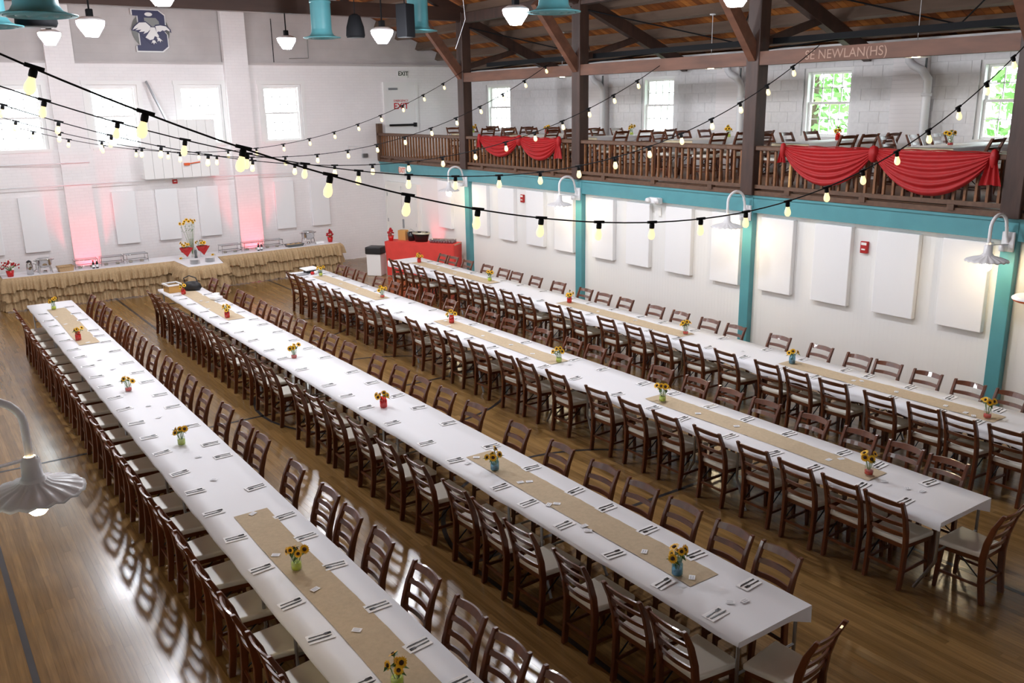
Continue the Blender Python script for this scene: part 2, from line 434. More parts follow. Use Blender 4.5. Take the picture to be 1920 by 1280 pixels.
# ground-level double door (right wall, by the corner) and the emergency door upstairs
def side_door():
    d = bpy.data.objects.new('door_1', None); COL.objects.link(d); struct(d, 'pale double door in the corner behind the red bar', 'door'); d.location = (XR, 22.55, 0)
    for s in (-1, 1):
        lf = MB().span((-.03, s*.02 if s > 0 else -.86, .02), (.01, .86 if s > 0 else -.02, 2.12)).build('door_leaf', 'cream_door', d)
        for z in (.35, 1.1, 1.85): MB().span((-.045, s*.85-.012, z-.05), (-.03, s*.85+.012, z+.05)).build('hinge', 'steel', lf)
    MB().span((-.06, -.12, .95), (-.03, -.06, 1.2)).build('door_handle', 'steel', d)
    f = MB(); f.span((-.05, -.95, 0), (.02, -.86, 2.22)); f.span((-.05, .86, 0), (.02, .95, 2.22)); f.span((-.05, -.86, 2.12), (.02, .86, 2.22)); f.build('door_frame', 'cream_door', d)
side_door()
def emergency_door():
    d = bpy.data.objects.new('door_2', None); COL.objects.link(d); struct(d, 'white emergency exit door at the end of the balcony', 'door'); d.location = (12.7, YF, FB)
    MB().span((-.46, -.05, 0), (.46, -.01, 2.05)).build('door_leaf', 'white_paint', d)
    f = MB(); f.span((-.56, -.07, 0), (-.46, .0, 2.14)); f.span((.46, -.07, 0), (.56, 0, 2.14)); f.span((-.46, -.07, 2.05), (.46, 0, 2.14)); f.build('door_frame', 'white_paint', d)
    MB().tube([(-.44, -.12, .93), (.42, -.12, .93)], .03, 8).box((.42, -.09, .93), (.07, .1, .12)).build('push_bar', 'black_metal', d)
    MB().span((-.4, -.1, 1.92), (-.12, -.05, 1.98)).build('door_closer', 'steel', d)
    R = Matrix.Rotation(PI/2, 4, 'X')
    for t, z, s in (('EMERGENCY', 1.615, .085), ('EXIT', 1.46, .24)):
        o = link('lettering', text_mesh(t, s, 'sign_red', .002, .004 if s > .1 else 0), d, (0, -.053, z)); o.rotation_euler = (PI/2, 0, 0)
emergency_door()

# ------------------------------------------------------------------ right wall below balcony, columns, beam
def right_wall():
    w = MB()
    w.span((XR+.08, YN, 0), (XR+.3, 21.6, 2.5)); w.span((XR+.08, 21.6, 2.22), (XR+.3, YF, 2.5)); w.span((XR+.08, 23.5, 0), (XR+.3, YF, 2.22)); w.span((XR+.02, 21.6, 0), (XR+.3, 23.5, 2.22))
    struct(w.build('wall_right', 'white_beadboard'), 'white beadboard wall under the balcony', 'wall')
    b = MB(); b.span((XR-.02, YN, 2.47), (XR+.25, YF-.01, 2.76)); b.span((XR-.045, YN, 2.72), (XR, YF-.01, 2.76))
    struct(b.build('trim_1', 'teal_paint'), 'long teal beam along the balcony edge', 'beam')
    l = MB(); l.span((XL-.1, YN, 0), (XL, YF, 2.5)); struct(l.build('wall_left', 'white_paint'), 'white wall under the near balcony', 'wall')
    l = MB(); l.span((XL-.25, YN, 2.47), (XL+.02, YF, 2.76)); struct(l.build('trim_2', 'teal_paint'), 'teal beam along the near balcony edge', 'beam')
    r = MB()
    r.span((-3.2, YN-.2, 0), (XB+.3, YN, 9))
    struct(r.build('wall_rear', 'white_paint'), 'plain white rear wall', 'wall')
    f = MB(); f.span((-3.2, YN, 2.76), (XL, YF, FB)); struct(f.build('floor_gallery', 'rail_timber'), 'near balcony floor', 'floor')
    f = MB(); f.span((XR+.02, YN, 2.77), (XB, YF, FB)); struct(f.build('floor_balcony', 'baluster_timber'), 'wooden balcony floor', 'floor')
    j = MB(); j.span((XR-.06, YN, 2.765), (XR+.04, YF-.02, 2.84)); struct(j.build('trim_3', 'rail_timber'), 'dark timber edge on top of the teal beam', 'beam')
right_wall()
COLN = ['at the far end beside the red bar', 'between the two red swags, with the farther hook lamp', 'beside the larger red swag', 'at the near end beyond the larger red swag', 'beyond the near end of the hall']
COLN = ['beside the red-clothed bar', 'second from the red-clothed bar', 'third from the red-clothed bar', 'fourth from the red-clothed bar', 'fifth from the red-clothed bar']
for i, y in enumerate(COLY):
    t = thing('column', 'square timber column painted teal below, '+COLN[i], 'column', (XR, y, 0), group='columns of the balcony front')
    MB().span((-.03, -.1, 0), (.15, .1, 2.76)).build('painted_shaft', 'teal_paint', t, bevel=.006, seg=1)
    MB().span((-.12, -.13, 2.765), (.13, .13, 6.45)).build('timber_shaft', 'dark_timber', t, bevel=.01, seg=1)
for y in (5.3, 10.05, 14.6):
    t = thing('column', 'teal post under the near balcony', 'column', (XL, y, 0), group='posts under the near balcony')
    MB().span((-.05, -.1, 0), (.03, .1, 2.47)).build('painted_shaft', 'teal_paint', t)

# ------------------------------------------------------------------ balcony back wall: blocks
BWIN = [(6.85, 7.98), (10.34, 11.43), (14.93, 16.02), (21.45, 22.7)]
BZ0, BZ1 = 3.58, 4.88
def back_wall():
    holes = [(a, b, BZ0, BZ1) for a, b in BWIN]
    w = MB()
    for a, b, c, d in wall_cells(YN, YF+.3, 0, 5.3, holes): w.span((XB+.0, a, c), (XB+.3, b, d))
    wall = struct(w.build('wall_balcony', 'block_joint'), 'white painted block wall behind the balcony', 'wall')
    BL, BH = .405, .203
    me = MB().span((-.02, -BL/2+.003, -BH/2+.003), (0, BL/2-.003, BH/2-.003)).mesh('wall_block', 'white_block', bevel=.004, seg=1)
    cells = []
    nz = int((5.15-FB)/BH)
    for j in range(nz):
        z = FB+BH*(j+.5); y = YN+(BL/2 if j % 2 else 0)
        while y < YF-.05:
            cells.append((y, z)); y += BL
    rest = MB(); n = 0; full = []
    for y, z in cells:
        a, b = y-BL/2+.004, min(y+BL/2-.004, YF); c, d = z-BH/2+.004, z+BH/2-.004
        cut = [h for h in holes if h[0] < b and h[1] > a and h[2] < d and h[3] > c]
        if not cut and b-a > BL-.02 and b < YF: full.append((y, z))
        else:
            for p, q, r_, s_ in (wall_cells(a, b, c, d, [(max(h[0], a), min(h[1], b), max(h[2], c), min(h[3], d)) for h in cut])): rest.span((XB-.008, p, r_), (XB+.012, q, s_))
    full.sort(key=lambda c: (0 if (lambda p: p and 0 < p[0] < 1920)(proj((XB, c[0], c[1]))) and c[1] > 3.2 else 1, c[0]))
    for y, z in full[:300]: link('wall_block', me, wall, (XB+.012, y, z))
    for y, z in full[300:]: rest.span((XB-.008, y-BL/2+.004, z-BH/2+.004), (XB+.012, y+BL/2-.004, z+BH/2-.004))
    o = rest.build('wall_blocks', 'white_block', wall); o['kind'] = 'stuff'
    nm = ['white double-hung window on the balcony showing green leaves, farthest from the emergency door', 'white window behind the balcony showing leaves, beside a white drain pipe',
          'white window behind the balcony, second from the emergency door', 'narrow bright window behind the balcony, nearest the emergency door']
    for i, (a, b) in enumerate(BWIN):
        make_window('window_%d' % (i+5), a, b, BZ0, BZ1, XB+.06, 'y', nm[i], cols=4, rows=2)
    for y in (9.15, 13.25, 17.5):
        p = MB(); p.span((XB-.16, y-.3, FB), (XB+.012, y+.3, 5.25)); p.build('pilaster', 'white_brick', wall)
back_wall()
def gallery_wall():
    w = MB()
    for a, b, c, d in wall_cells(YN, YF, 0, 5.3, [(a, b, BZ0, BZ1) for a, b in BWIN]): w.span((-3.5, a, c), (-3.2, b, d))
    struct(w.build('wall_gallery', 'white_paint'), 'white outer wall of the near balcony with window openings', 'wall')
gallery_wall()
def pipes():
    for i, y in enumerate((8.7, 12.75, 17.1)):
        t = thing('drain_pipe', ['white drain pipe with an elbow beside the leafy window behind the larger swag', 'white drain pipe with an elbow between the second and third balcony windows',
                                 'white drain pipe with an elbow behind the smaller red swag'][i], 'pipe', (XB-.19, y, FB), group='drain pipes on the balcony wall')
        MB().tube([(-.1, 0, 0), (-.1, 0, 1.55), (-.1, .0, 1.75), (-.1, .12, 1.9), (-.12, .28, 1.98), (-.12, .36, 2.06), (-.12, .38, 2.25)], .07, 10).build('pipe', 'pipe_white', t)
        for z in (.6, 1.5): MB().lathe([(.075, -.03), (.085, -.03), (.085, .03), (.075, .03)], (-.1, 0, z), 12).build('collar', 'pipe_white', t)
        MB().tube([(-.0, .12, 0), (-.0, .12, 2.1)], .02, 6).build('conduit', 'grey_pot', t)
pipes()

# ------------------------------------------------------------------ roof
EZ, SL = 5.12, .42
def roof_z(x): return EZ+(XB-x)*SL if x > XC else EZ+(XB-XC)*SL-(XC-x)*SL
def roof():
    ang = math.atan(SL); Ls = (XB+.2-XR+.1)/math.cos(ang)
    top = MB()
    for s in (0, 1):
        x0, x1 = (XC, XB+.6) if s == 0 else (-3.5, XC)
        z0, z1 = roof_z(x0)+.32, roof_z(x1)+.32
        top.prism([(x0, z0), (x1, z1), (x1, z1+.12), (x0, z0+.12)], (0, YN-.2, 0), (1, 0, 0), (0, 0, 1), (0, YF+.6-YN, 0))
    ce = struct(top.build('ceiling', 'chord_timber'), 'open timber roof of boards on purlins', 'ceiling')
    W = .145; var = []
    x0, x1 = XR-.2, XB+.4
    for k in range(10):
        m = MB(); m.prism([(x0, roof_z(x0)+.285), (x1, roof_z(x1)+.285), (x1, roof_z(x1)+.315), (x0, roof_z(x0)+.315)], (0, -W/2+.004, 0), (1, 0, 0), (0, 0, 1), (0, W-.008, 0))
        me = m.mesh('roof_board', 'roof_wood'); at = me.attributes.new('tone', 'FLOAT', 'FACE'); at.data.foreach_set('value', [(k+.5)/10]*len(me.polygons)); var.append(me)
    n = int((YF-1)/W)
    for i in range(n): link('roof_board', random.choice(var), ce, (0, 1+W*(i+.5), 0))
    m = MB(); tones = []
    y = YN
    while y < YF:
        spans = [(XC, XR-.2), (-3.3, XC)]
        if y < 1: spans.append((XR-.2, XB+.4))
        for a, b in spans:
            m.prism([(a, roof_z(a)+.285), (b, roof_z(b)+.285), (b, roof_z(b)+.315), (a, roof_z(a)+.315)], (0, y+.004, 0), (1, 0, 0), (0, 0, 1), (0, W-.008, 0)); tones += [random.random()]*6
        y += W
    me = m.mesh('roof_boards', 'roof_wood', fixn=True); at = me.attributes.new('tone', 'FLOAT', 'FACE'); at.data.foreach_set('value', tones)
    o = link('roof_boards', me, ce); o['kind'] = 'stuff'
    # purlins
    xs = [XB-.35, XB-1.0, XB-1.65, XB-2.3, XB-2.95, XB-3.8, XB-4.8, XB-5.8, XB-6.8, XB-7.8, 4.6, 3.4, 2.2, 1.0, -.3, -1.5]
    M = Matrix.Rotation(math.atan(SL), 3, 'Y'); M2 = Matrix.Rotation(-math.atan(SL), 3, 'Y')
    for x in xs:
        MB().box((x, (YN+YF)/2, roof_z(x)+.165), (.1, YF-YN, .2), M=M if x > XC else M2).build('purlin', 'purlin_timber', ce)
roof()
# trusses
for i, y in enumerate(COLY):
    t = thing('roof_truss', 'dark timber roof truss over the column '+COLN[i], 'truss', (XR, y, 5.0), group='roof trusses')
    def loc(x, z): return (x-XR, 0, z-5.0)
    MB().beam(loc(-.1, 6.4), loc(XR, 6.4), .2, .3).build('tie_beam', 'chord_timber', t)
    for sgn in (1, -1):
        xa, xb = (XR, XC) if sgn > 0 else (-.1, XC)
        MB().beam(loc(xa, roof_z(XR)+.0), loc(xb, roof_z(XC)-.0), .16, .24).build('rafter', 'chord_timber', t)
    MB().beam(loc(XR-.1, roof_z(XR)-.06), loc(XB, roof_z(XB)-.06), .15, .24).build('rafter', 'dark_timber', t)
    MB().beam(loc(XR-.06, 4.98), loc(10.85, 6.22), .14, .2).build('knee_brace', 'beam_timber', t)
    MB().beam(loc(XR+.1, 5.2), loc(13.5, roof_z(13.5)-.15), .1, .12).build('outer_brace', 'dark_timber', t)
    MB().beam(loc(XC, 6.5), loc(XC, roof_z(XC)), .16, .2, (0, 1, 0)).build('king_post', 'chord_timber', t)
    for x in (3.0, 8.9): MB().beam(loc(x, 6.5), loc(x, roof_z(x)), .14, .16, (0, 1, 0)).build('queen_post', 'chord_timber', t)
for i in range(5):
    y1 = COLY[i-1]-.13 if i else YF; y0 = COLY[i]+.13
    nm = ['between the emergency door and the first column', 'above the smaller red swag', 'above the railing between the two swags', 'above the larger red swag', 'past the larger red swag'][i]
    if i == 0: continue
    b = MB().span((XR-.1, y0, 4.85), (XR+.08, y1, 5.06)).build('wall_plate_beam', 'beam_timber'); tag(b, 'weathered brown timber beam '+nm, 'beam', 'lower beams between columns')
    b = MB().span((XR-.1, y0, 6.2), (XR+.1, y1, 6.42)).build('upper_beam', 'dark_timber'); tag(b, 'dark upper timber beam '+nm, 'beam', 'upper beams between columns')
    if i in (2, 3, 1):
        rod = MB()
        rod.tube([(XR+.1, y0, 5.1), (XB-.9, (y0+y1)/2, 5.38), (XR+.1, y1, 6.1)], .014, 5); rod.tube([(XR+.1, y1, 5.1), (XB-.9, (y0+y1)/2, 5.42), (XR+.1, y0, 6.1)], .014, 5)
        tag(rod.build('tie_rod', 'speaker_black'), 'pair of thin crossed steel tie rods '+nm, 'tie rod', 'roof tie rods')
m = link('chalk_writing', text_mesh('SE NEWLAN(HS)', .19, 'chalk', .001), COL.objects['wall_plate_beam.002'], (XR-.102, 8.35, 4.95)); m.rotation_euler = (PI/2, 0, -PI/2)
k = MB().span((XR+.3, YN, 5.19), (XR+.42, 18.5, 5.28)).build('cable_tray', 'speaker_black'); tag(k, 'long black cable tray above the timber beams over the balcony', 'cable tray')

# ------------------------------------------------------------------ railing
RAILN = ['between the emergency door and the first column', 'under the smaller red swag', 'between the two red swags', 'under the larger red swag', 'past the larger red swag']
bal_me = MB().span((-.02, -.018, 0), (.02, .018, .6)).mesh('baluster', 'baluster_timber')
bal_pale = MB().span((-.02, -.018, 0), (.02, .018, .6)).mesh('baluster', 'baluster_pale')
for i in range(5):
    y1 = COLY[i-1]-.13 if i else YF-.02; y0 = COLY[i]+.13
    t = thing('balcony_railing', 'brown wooden railing with square balusters '+RAILN[i], 'railing', (XR-.02, y0, 2.84), group='balcony railings')
    L = y1-y0
    MB().span((-.07, 0, .66), (.07, L, .735)).build('top_rail', 'rail_timber', t, bevel=.012, seg=1)
    MB().span((-.04, 0, .04), (.04, L, .1)).build('bottom_rail', 'rail_timber', t)
    n = int(L/.15)
    for k in range(n):
        y = L*(k+.5)/n; link('baluster', bal_pale if (i == 3 and k in (n-5,)) else bal_me, t, (0, y, .08))
    for k in range(3): MB().span((-.07, L*(k+.5)/3-.05, -.03), (.03, L*(k+.5)/3+.05, .045)).build('support_block', 'rail_timber', t)
    if i == 0: MB().span((-.07, L-.12, -.05), (.08, L, 1.0)).build('newel_post', 'rail_timber', t)

# ------------------------------------------------------------------ red swags
def swag(y_far, y_mid, y_near, dz, label):
    t = thing('red_swag', label, 'fabric swag', (XR-.02, y_mid, 2.84), group='red swags on the railing')
    def scoop(a, b, depth):
        n = 34
        def fn(u, v):
            y = a+(b-a)*u-y_mid; s = 4*u*(1-u); sag = s**.8
            fold = math.sin(v*2*PI*5.5+u*2)*.018*(.35+sag); z = .745-.03*math.sin(PI*u)*0-v*depth*sag-.03*v
            x = -.085-.05*math.sin(PI*v)*sag-fold-.02*v
            return (x, y, z)
        MB().grid(n, 26, fn).build('drape', 'red_fabric', t)
        def over(u, v):
            y = a+(b-a)*u-y_mid; q = v*PI; return (-.085+.085*(1-math.cos(q)), y, .745+.012*math.sin(q)*1.2+.006*math.sin(u*25))
        MB().grid(n, 6, over).build('rail_wrap', 'red_fabric', t)
    scoop(y_far, y_mid, dz); scoop(y_mid, y_near, dz*1.05)
    for yy, r in ((y_mid, .075), (y_far, .05), (y_near, .055)):
        MB().lathe([(.01, .12), (r*.7, .1), (r, .02), (r*.8, -.08), (r*.3, -.12)], (-.1, yy-y_mid, .68), 14, wob=.1, wn=5).build('knot', 'red_fabric', t)
    for yy, s in ((y_far, .35), (y_near, .62)):
        def tail(u, v):
            q = (u-.5)*s*.42; return (-.11-.025*math.cos(u*PI*6), yy-y_mid+q*(.4+v*.75), .7-v*s*.58-.03*abs(u-.5))
        MB().grid(18, 6, tail).build('tail', 'red_fabric', t)
swag(18.25, 16.6, 15.15, .43, 'smaller red fabric swag in two scoops on the far part of the railing')
swag(9.33, 7.72, 5.98, .55, 'larger red fabric swag in two scoops on the near part of the railing')

# ------------------------------------------------------------------ acoustic panels
pm = MB().span((-.09, -.33, 0), (0, .33, 1.24)).mesh('acoustic_panel', 'panel_fabric', bevel=.012, seg=2)
k = 0
for y in (18.5, 17.35, 16.2, 15.15, 13.85, 12.8, 11.7, 10.55, 9.45, 8.38, 7.28, 6.27, 3.85, 2.75):
    o = link('acoustic_panel', pm, None, (XR+.08, y, 1.17))
    tag(o, 'white fabric acoustic panel on the beadboard wall, %s from the red bar' % ORD[k], 'wall panel', 'acoustic panels on the beadboard wall'); k += 1
o = link('acoustic_panel', pm, None, (XR+.08, 20.2, 1.17)); tag(o, 'white acoustic panel on the wall right above the red-clothed bar', 'wall panel', 'acoustic panels on the beadboard wall')
pf = MB().span((-.27, 0, 0), (.27, .09, 1.3)).mesh('acoustic_panel', 'panel_fabric', bevel=.012, seg=2)
for i, x in enumerate((1.75, 2.72, 4.78, 5.81, 6.86, 8.94, 9.97)):
    o = link('acoustic_panel', pf, None, (x, YF-.09, 1.08))
    tag(o, 'pale fabric acoustic panel behind the buffet, %s from the red bar end' % ORD[6-i], 'wall panel', 'acoustic panels behind the buffet')

# ------------------------------------------------------------------ chairs
def make_chair():
    t = thing('ladder_back_chair', 'x', 'chair')
    def seat_out(w0, w1, d0, d1, z0, z1):
        m = MB(); P = [(-w0/2, d0), (w0/2, d0), (w1/2, d1), (-w1/2, d1)]
        m.prism(P, (0, 0, z0), (1, 0, 0), (0, 1, 0), (0, 0, z1-z0)); return m
    c = seat_out(.34, .425, -.185, .205, .425, .475)
    c.build('seat_cushion', 'chair_vinyl', t, bevel=.018, seg=3, smooth_all=True)
    seat_out(.33, .405, -.18, .19, .385, .43).build('seat_frame', 'chair_wood', t, bevel=.004, seg=1)
    prof = [(-.225, 0), (-.2, .2), (-.19, .42), (-.21, .58), (-.255, .74), (-.325, .89)]   # y, z along the back post
    for s in (-1, 1):
        m = MB(); V = []
        for j, (y, z) in enumerate(prof):
            xo = s*(.172+.012*z); w = .017; d = (.026, .028, .03, .028, .024, .018)[j]
            V += [(xo-w, y-d, z), (xo+w, y-d, z), (xo+w, y+d, z), (xo-w, y+d, z)]
        F = [(0, 3, 2, 1), tuple(range(len(V)-4, len(V)))]
        for j in range(len(prof)-1):
            for q in range(4): F.append((j*4+q, j*4+(q+1) % 4, (j+1)*4+(q+1) % 4, (j+1)*4+q))
        m.add(V, F); m.build('back_post', 'chair_wood', t, bevel=.005, seg=1)
    def yat(z):
        for j in range(len(prof)-1):
            if prof[j][1] <= z <= prof[j+1][1]:
                k_ = (z-prof[j][1])/(prof[j+1][1]-prof[j][1]); return prof[j][0]+(prof[j+1][0]-prof[j][0])*k_
        return prof[-1][0]
    for n_, (z, h) in enumerate(((.85, .042), (.742, .034), (.635, .034), (.532, .034))):
        m = MB(); hw = .165+.012*z; N = 8; V = []; F = []
        for k_ in range(N+1):
            u = -1+2*k_/N; x = hw*u; bow = -.024*(1-u*u); arch = .012*(1-u*u) if n_ == 0 else .006*(1-u*u)
            for dz, dy in ((-h/2, -.008), (h/2+arch, -.008), (h/2+arch, .008), (-h/2, .008)):
                zz = z+dz; V.append((x, yat(min(zz, .89))+bow+dy, zz))
        for k_ in range(N):
            for q in range(4): F.append((k_*4+q, k_*4+(q+1) % 4, (k_+1)*4+(q+1) % 4, (k_+1)*4+q))
        F += [(3, 2, 1, 0), (N*4, N*4+1, N*4+2, N*4+3)]
        m.add(V, F); m.build('top_rail' if n_ == 0 else 'back_slat', 'chair_wood', t)
    for s in (-1, 1):
        m = MB(); V = []
        for z, w in ((.0, .014), (.39, .02)):
            xo, yo = s*(.178 if z else .182), (.172 if z else .2); V += [(xo-w, yo-w, z), (xo+w, yo-w, z), (xo+w, yo+w, z), (xo-w, yo+w, z)]
        m.add(V, [(0, 3, 2, 1), (4, 5, 6, 7)]+[(q, (q+1) % 4, 4+(q+1) % 4, 4+q) for q in range(4)]); m.build('front_leg', 'chair_wood', t)
        MB().beam((s*.18, .19, .17), (s*.176, -.2, .17), .016, .026).build('side_stretcher', 'chair_wood', t)
        MB().tube([(s*.155, .02, .385), (s*.158, -.18, .22)], .007, 5).build('folding_brace', 'black_metal', t)
    MB().beam((-.17, -.205, .19), (.17, -.205, .19), .016, .026).build('rear_stretcher', 'chair_wood', t)
    return t
chair0 = make_chair(); used = [False]
def chair(x, y, z, rz, label, group):
    if not used[0]:
        used[0] = True; chair0.location = (x, y, z); chair0.rotation_euler = (0, 0, rz); chair0['label'] = label; chair0['group'] = group; return chair0
    return dup(chair0, None, (x, y, z), rz, label, group)
TN = {1: 'fourth table from teal posts', 2: 'third table from teal posts', 3: 'second table from teal posts', 4: 'first table from teal posts'}
ROWS = {
 (4, 'R'): (10.6, [18.05, 17.6, 16.92, 16.15, 15.5, 15.0, 14.33, 13.58, 12.75, 12.2, 11.61, 10.83, 10.27, 9.57, 9.05, 8.2, 7.49, 6.87, 6.42, 5.87, 5.3, 4.82, 4.32]),
 (4, 'L'): (9.33, [18.18, 17.62, 16.95, 16.1, 15.34, 14.77, 14.18, 13.59, 12.98, 12.14, 11.51, 10.74, 10.06, 9.48, 8.82, 8.13, 7.43, 6.93, 6.39, 5.74, 5.19, 4.73, 4.24]),
 (3, 'R'): (8.07, [18.22, 17.76, 17.22, 16.35, 15.69, 14.94, 14.33, 13.53, 12.77, 12.2, 11.6, 10.75, 9.98, 9.44, 8.89, 8.11, 7.48, 6.93, 6.36, 5.71, 5.12, 4.61, 4.14]),
 (3, 'L'): (6.81, [18.13, 17.68, 17.15, 16.41, 15.73, 14.96, 14.51, 13.79, 12.71, 12.08, 11.47, 10.77, 10.02, 9.48, 8.83, 7.99, 7.36, 6.79, 6.15, 5.53, 4.99, 4.51, 4.05]),
 (2, 'R'): (5.3, [18.5, 17.7, 16.86, 16.32, 15.62, 14.96, 14.42, 13.79, 13.08, 12.53, 11.88, 10.94, 10.27, 9.68, 9.07, 8.37, 7.5, 6.76, 6.05, 5.52, 5.0, 4.44, 3.96]),
 (2, 'L'): (3.88, [17.94, 17.46, 16.87, 16.14, 15.52, 14.93, 14.22, 13.48, 12.76, 12.17, 11.55, 10.64, 9.96, 9.43, 8.73, 8.0, 7.31, 6.58, 6.05, 5.55, 4.86, 4.26, 3.78]),
 (1, 'R'): (2.89, [18.24, 17.44, 16.84, 15.95, 15.46, 14.92, 14.2, 13.48, 12.75, 12.28, 11.61, 10.91, 10.16, 9.42, 8.92, 7.95, 7.17, 6.66, 6.1, 5.36, 4.73, 4.2, 3.69]),
 (1, 'L'): (1.52, [17.8-.6*i for i in range(23)]),
}
TX = {1: (1.83, 2.6), 2: (4.24, 5.02), 3: (7.0, 7.83), 4: (9.54, 10.37)}
TY0 = {1: 3.5, 2: 3.47, 3: 3.62, 4: 3.6}; TY1 = 18.87; TZ = .74
for (t, sd), (xt, ys) in ROWS.items():
    side = 'post side' if sd == 'R' else 'open side'
    for i, y in enumerate(ys):
        cx = xt-.312 if sd == 'R' else xt+.312
        chair(cx+random.uniform(-.012, .012), y+random.uniform(-.01, .01), 0, (PI/2 if sd == 'R' else -PI/2)+random.uniform(-.05, .05),
              'wooden ladder-back chair, %s from buffet end, %s of %s' % (ORD[i], side, TN[t]), 'ladder-back chairs along the long tables')
chair(4.62, 3.36, 0, .12, 'wooden ladder-back chair standing free at the near end of third table from teal posts', 'ladder-back chairs at table ends')
chair(7.42, 3.535, 0, .02, 'wooden ladder-back chair standing free at the near end of second table from teal posts', 'ladder-back chairs at table ends')

# ------------------------------------------------------------------ long tables
def folding_table_parts(t, W, L):
    MB().span((-W/2, -L/2, TZ-.045), (W/2, L/2, TZ-.004)).build('tabletop', 'table_underside', t)
    for s in (-1, 1):
        for q in (-1, 1):
            x = q*(W/2-.07); y = s*(L/2-.12)
            MB().tube([(x, y, TZ-.04), (x, y, .32), (x, y-s*.03, .26), (x+q*.02, y-s*.16, .0)], .014, 8).build('leg', 'steel', t)
        MB().tube([(-(W/2-.07), s*(L/2-.12), .42), (W/2-.07, s*(L/2-.12), .42)], .011, 6).build('cross_bar', 'steel', t)
    return t
def make_table(W, L):
    return folding_table_parts(thing('folding_table', 'x', 'table'), W, L)
NT = 6
ftab0 = None
for t in (1, 2, 3, 4):
    x0, x1 = TX[t]; L = (TY1-TY0[t])/NT
    for i in range(NT):
        y = TY1-L*(i+.5); lb = 'folding table with steel legs, %s from buffet end in %s' % (ORD[i], TN[t].replace('table from', 'row from'))
        if ftab0 is None:
            ftab0 = make_table(.76, 2.53); ftab0.location = ((x0+x1)/2, y, 0); ftab0['label'] = lb; ftab0['group'] = 'folding tables in long rows'
        else: dup(ftab0, None, ((x0+x1)/2, y, 0), 0, lb, 'folding tables in long rows').scale = ((x1-x0-.015)/.76, 1, 1)
    # slide each leg frame along its table to stand in the gap between chairs
    for tb in [o for o in COL.objects if o.name.startswith('folding_table') and o.parent is None and abs(o.location.x-(x0+x1)/2) < .01]:
        parts = [c for c in COL.objects if c.parent == tb and c.name.split('.')[0] in ('leg', 'cross_bar')]
        for k_, sg in ((0, -1), (1, 1)):
            best = max([q*.02 for q in range(-4, 26)], key=lambda d: min(min(abs(tb.location.y+sg*(1.265-.12-d)-cy) for cy in ROWS[(t, sd)][1]) for sd in 'LR')-abs(d)*.05)
            for c in parts[k_*3:k_*3+3]: c.location.y = -sg*best
    # cloth
    y0, y1 = TY0[t]-.012, TY1+.012; xa, xb = x0-.004, x1+.004; drop = {1: .035, 2: .035, 3: .07, 4: .12}[t]
    m = MB(); ph = random.random()*9
    def fn(u, v):
        y = y0+(y1-y0)*u
        # cross-section: left drop, top, right drop
        dl = drop*(1+.1*math.sin(y*5+ph)+.08*math.sin(y*13.7+ph*2)); k_ = v*6
        if k_ < 1: return (xa-.004-.003*(1-k_)*math.sin(y*9), y, TZ-dl*(1-k_))
        if k_ > 5: return (xb+.004+.003*(k_-5)*math.sin(y*8), y, TZ-dl*(k_-5))
        w = (k_-1)/4; return (xa+(xb-xa)*w, y, TZ+.003+.0012*math.sin(y*3.1+w*4+ph)+.001*math.sin(y*7.7-w*9))
    m.grid(220, 6, fn)
    e = MB()
    for yy, sg in ((y0, -1), (y1, 1)):
        def en(u, v, yy=yy, sg=sg):
            d = (.03 if sg > 0 else .04)+(.1*max(0, (u-.7)/.3) if sg < 0 else 0); return (xa+(xb-xa)*u, yy+sg*.004*v, TZ+.002-d*v)
        m.grid(14, 2, en)
    o = m.build('tablecloth', 'cloth_white', None, fixn=False)
    tag(o, 'long white table covering on the '+TN[t].replace('table', 'row of tables'), 'tablecloth', 'white table coverings')
# runners
RUN = {1: [(18.2, 14.95), (7.45, 3.6)], 2: [(18.4, 15.15), (7.36, 4.16)], 3: [(18.08, 15.0), (12.82, 9.5), (7.6, 4.5)], 4: [(18.25, 14.92), (12.62, 9.45), (7.58, 4.6)]}
for t, L in RUN.items():
    xm = (TX[t][0]+TX[t][1])/2+(.02 if t < 4 else -.02)
    for i, (a, b) in enumerate(L):
        ph = random.random()*9; m = MB()
        def fn(u, v):
            y = a+(b-a)*u; k_ = (y*1.9+ph) % 1
            crease = .004*math.exp(-((k_-.5)/.08)**2)
            return (xm-.155+.31*v+.006*math.sin(y*2.3+ph), y, TZ+.0075+crease+.001*math.sin(y*5+v*3))
        m.grid(120, 4, fn)
        wh = 'near the buffet end' if i == 0 else ('in the middle' if len(L) == 3 and i == 1 else 'toward the near end')
        tag(m.build('burlap_runner', 'burlap', None, fixn=False), 'tan burlap runner %s of the %s' % (wh, TN[t]), 'table runner', 'burlap runners')

# ------------------------------------------------------------------ place settings
nap_me = MB().span((-.095, -.055, 0), (.095, .055, .004)).mesh('napkin', 'napkin_paper', bevel=.0015, seg=1)
fork_p = [(-.085, -.006), (-.03, -.004), (.02, -.0035), (.035, -.012), (.04, -.012), (.075, -.011), (.075, -.0075), (.05, -.0075), (.05, -.004), (.075, -.004), (.075, -.001), (.05, -.001), (.05, .002), (.075, .002), (.075, .0055), (.05, .0055), (.05, .008), (.075, .008), (.075, .011), (.04, .012), (.035, .012), (.02, .0035), (-.03, .004), (-.085, .006)]
knife_p = [(-.09, -.006), (-.02, -.005), (-.01, -.007), (.06, -.007), (.082, .004), (.085, .006), (-.01, .006), (-.09, .006)]
def tri(poly, nm, m):
    mb = MB().prism(poly, (0, 0, 0), (1, 0, 0), (0, 1, 0), (0, 0, .003)); return mb.mesh(nm, m)
fork_me = tri(fork_p, 'fork', 'black_plastic'); knife_me = tri(knife_p, 'knife', 'black_plastic')
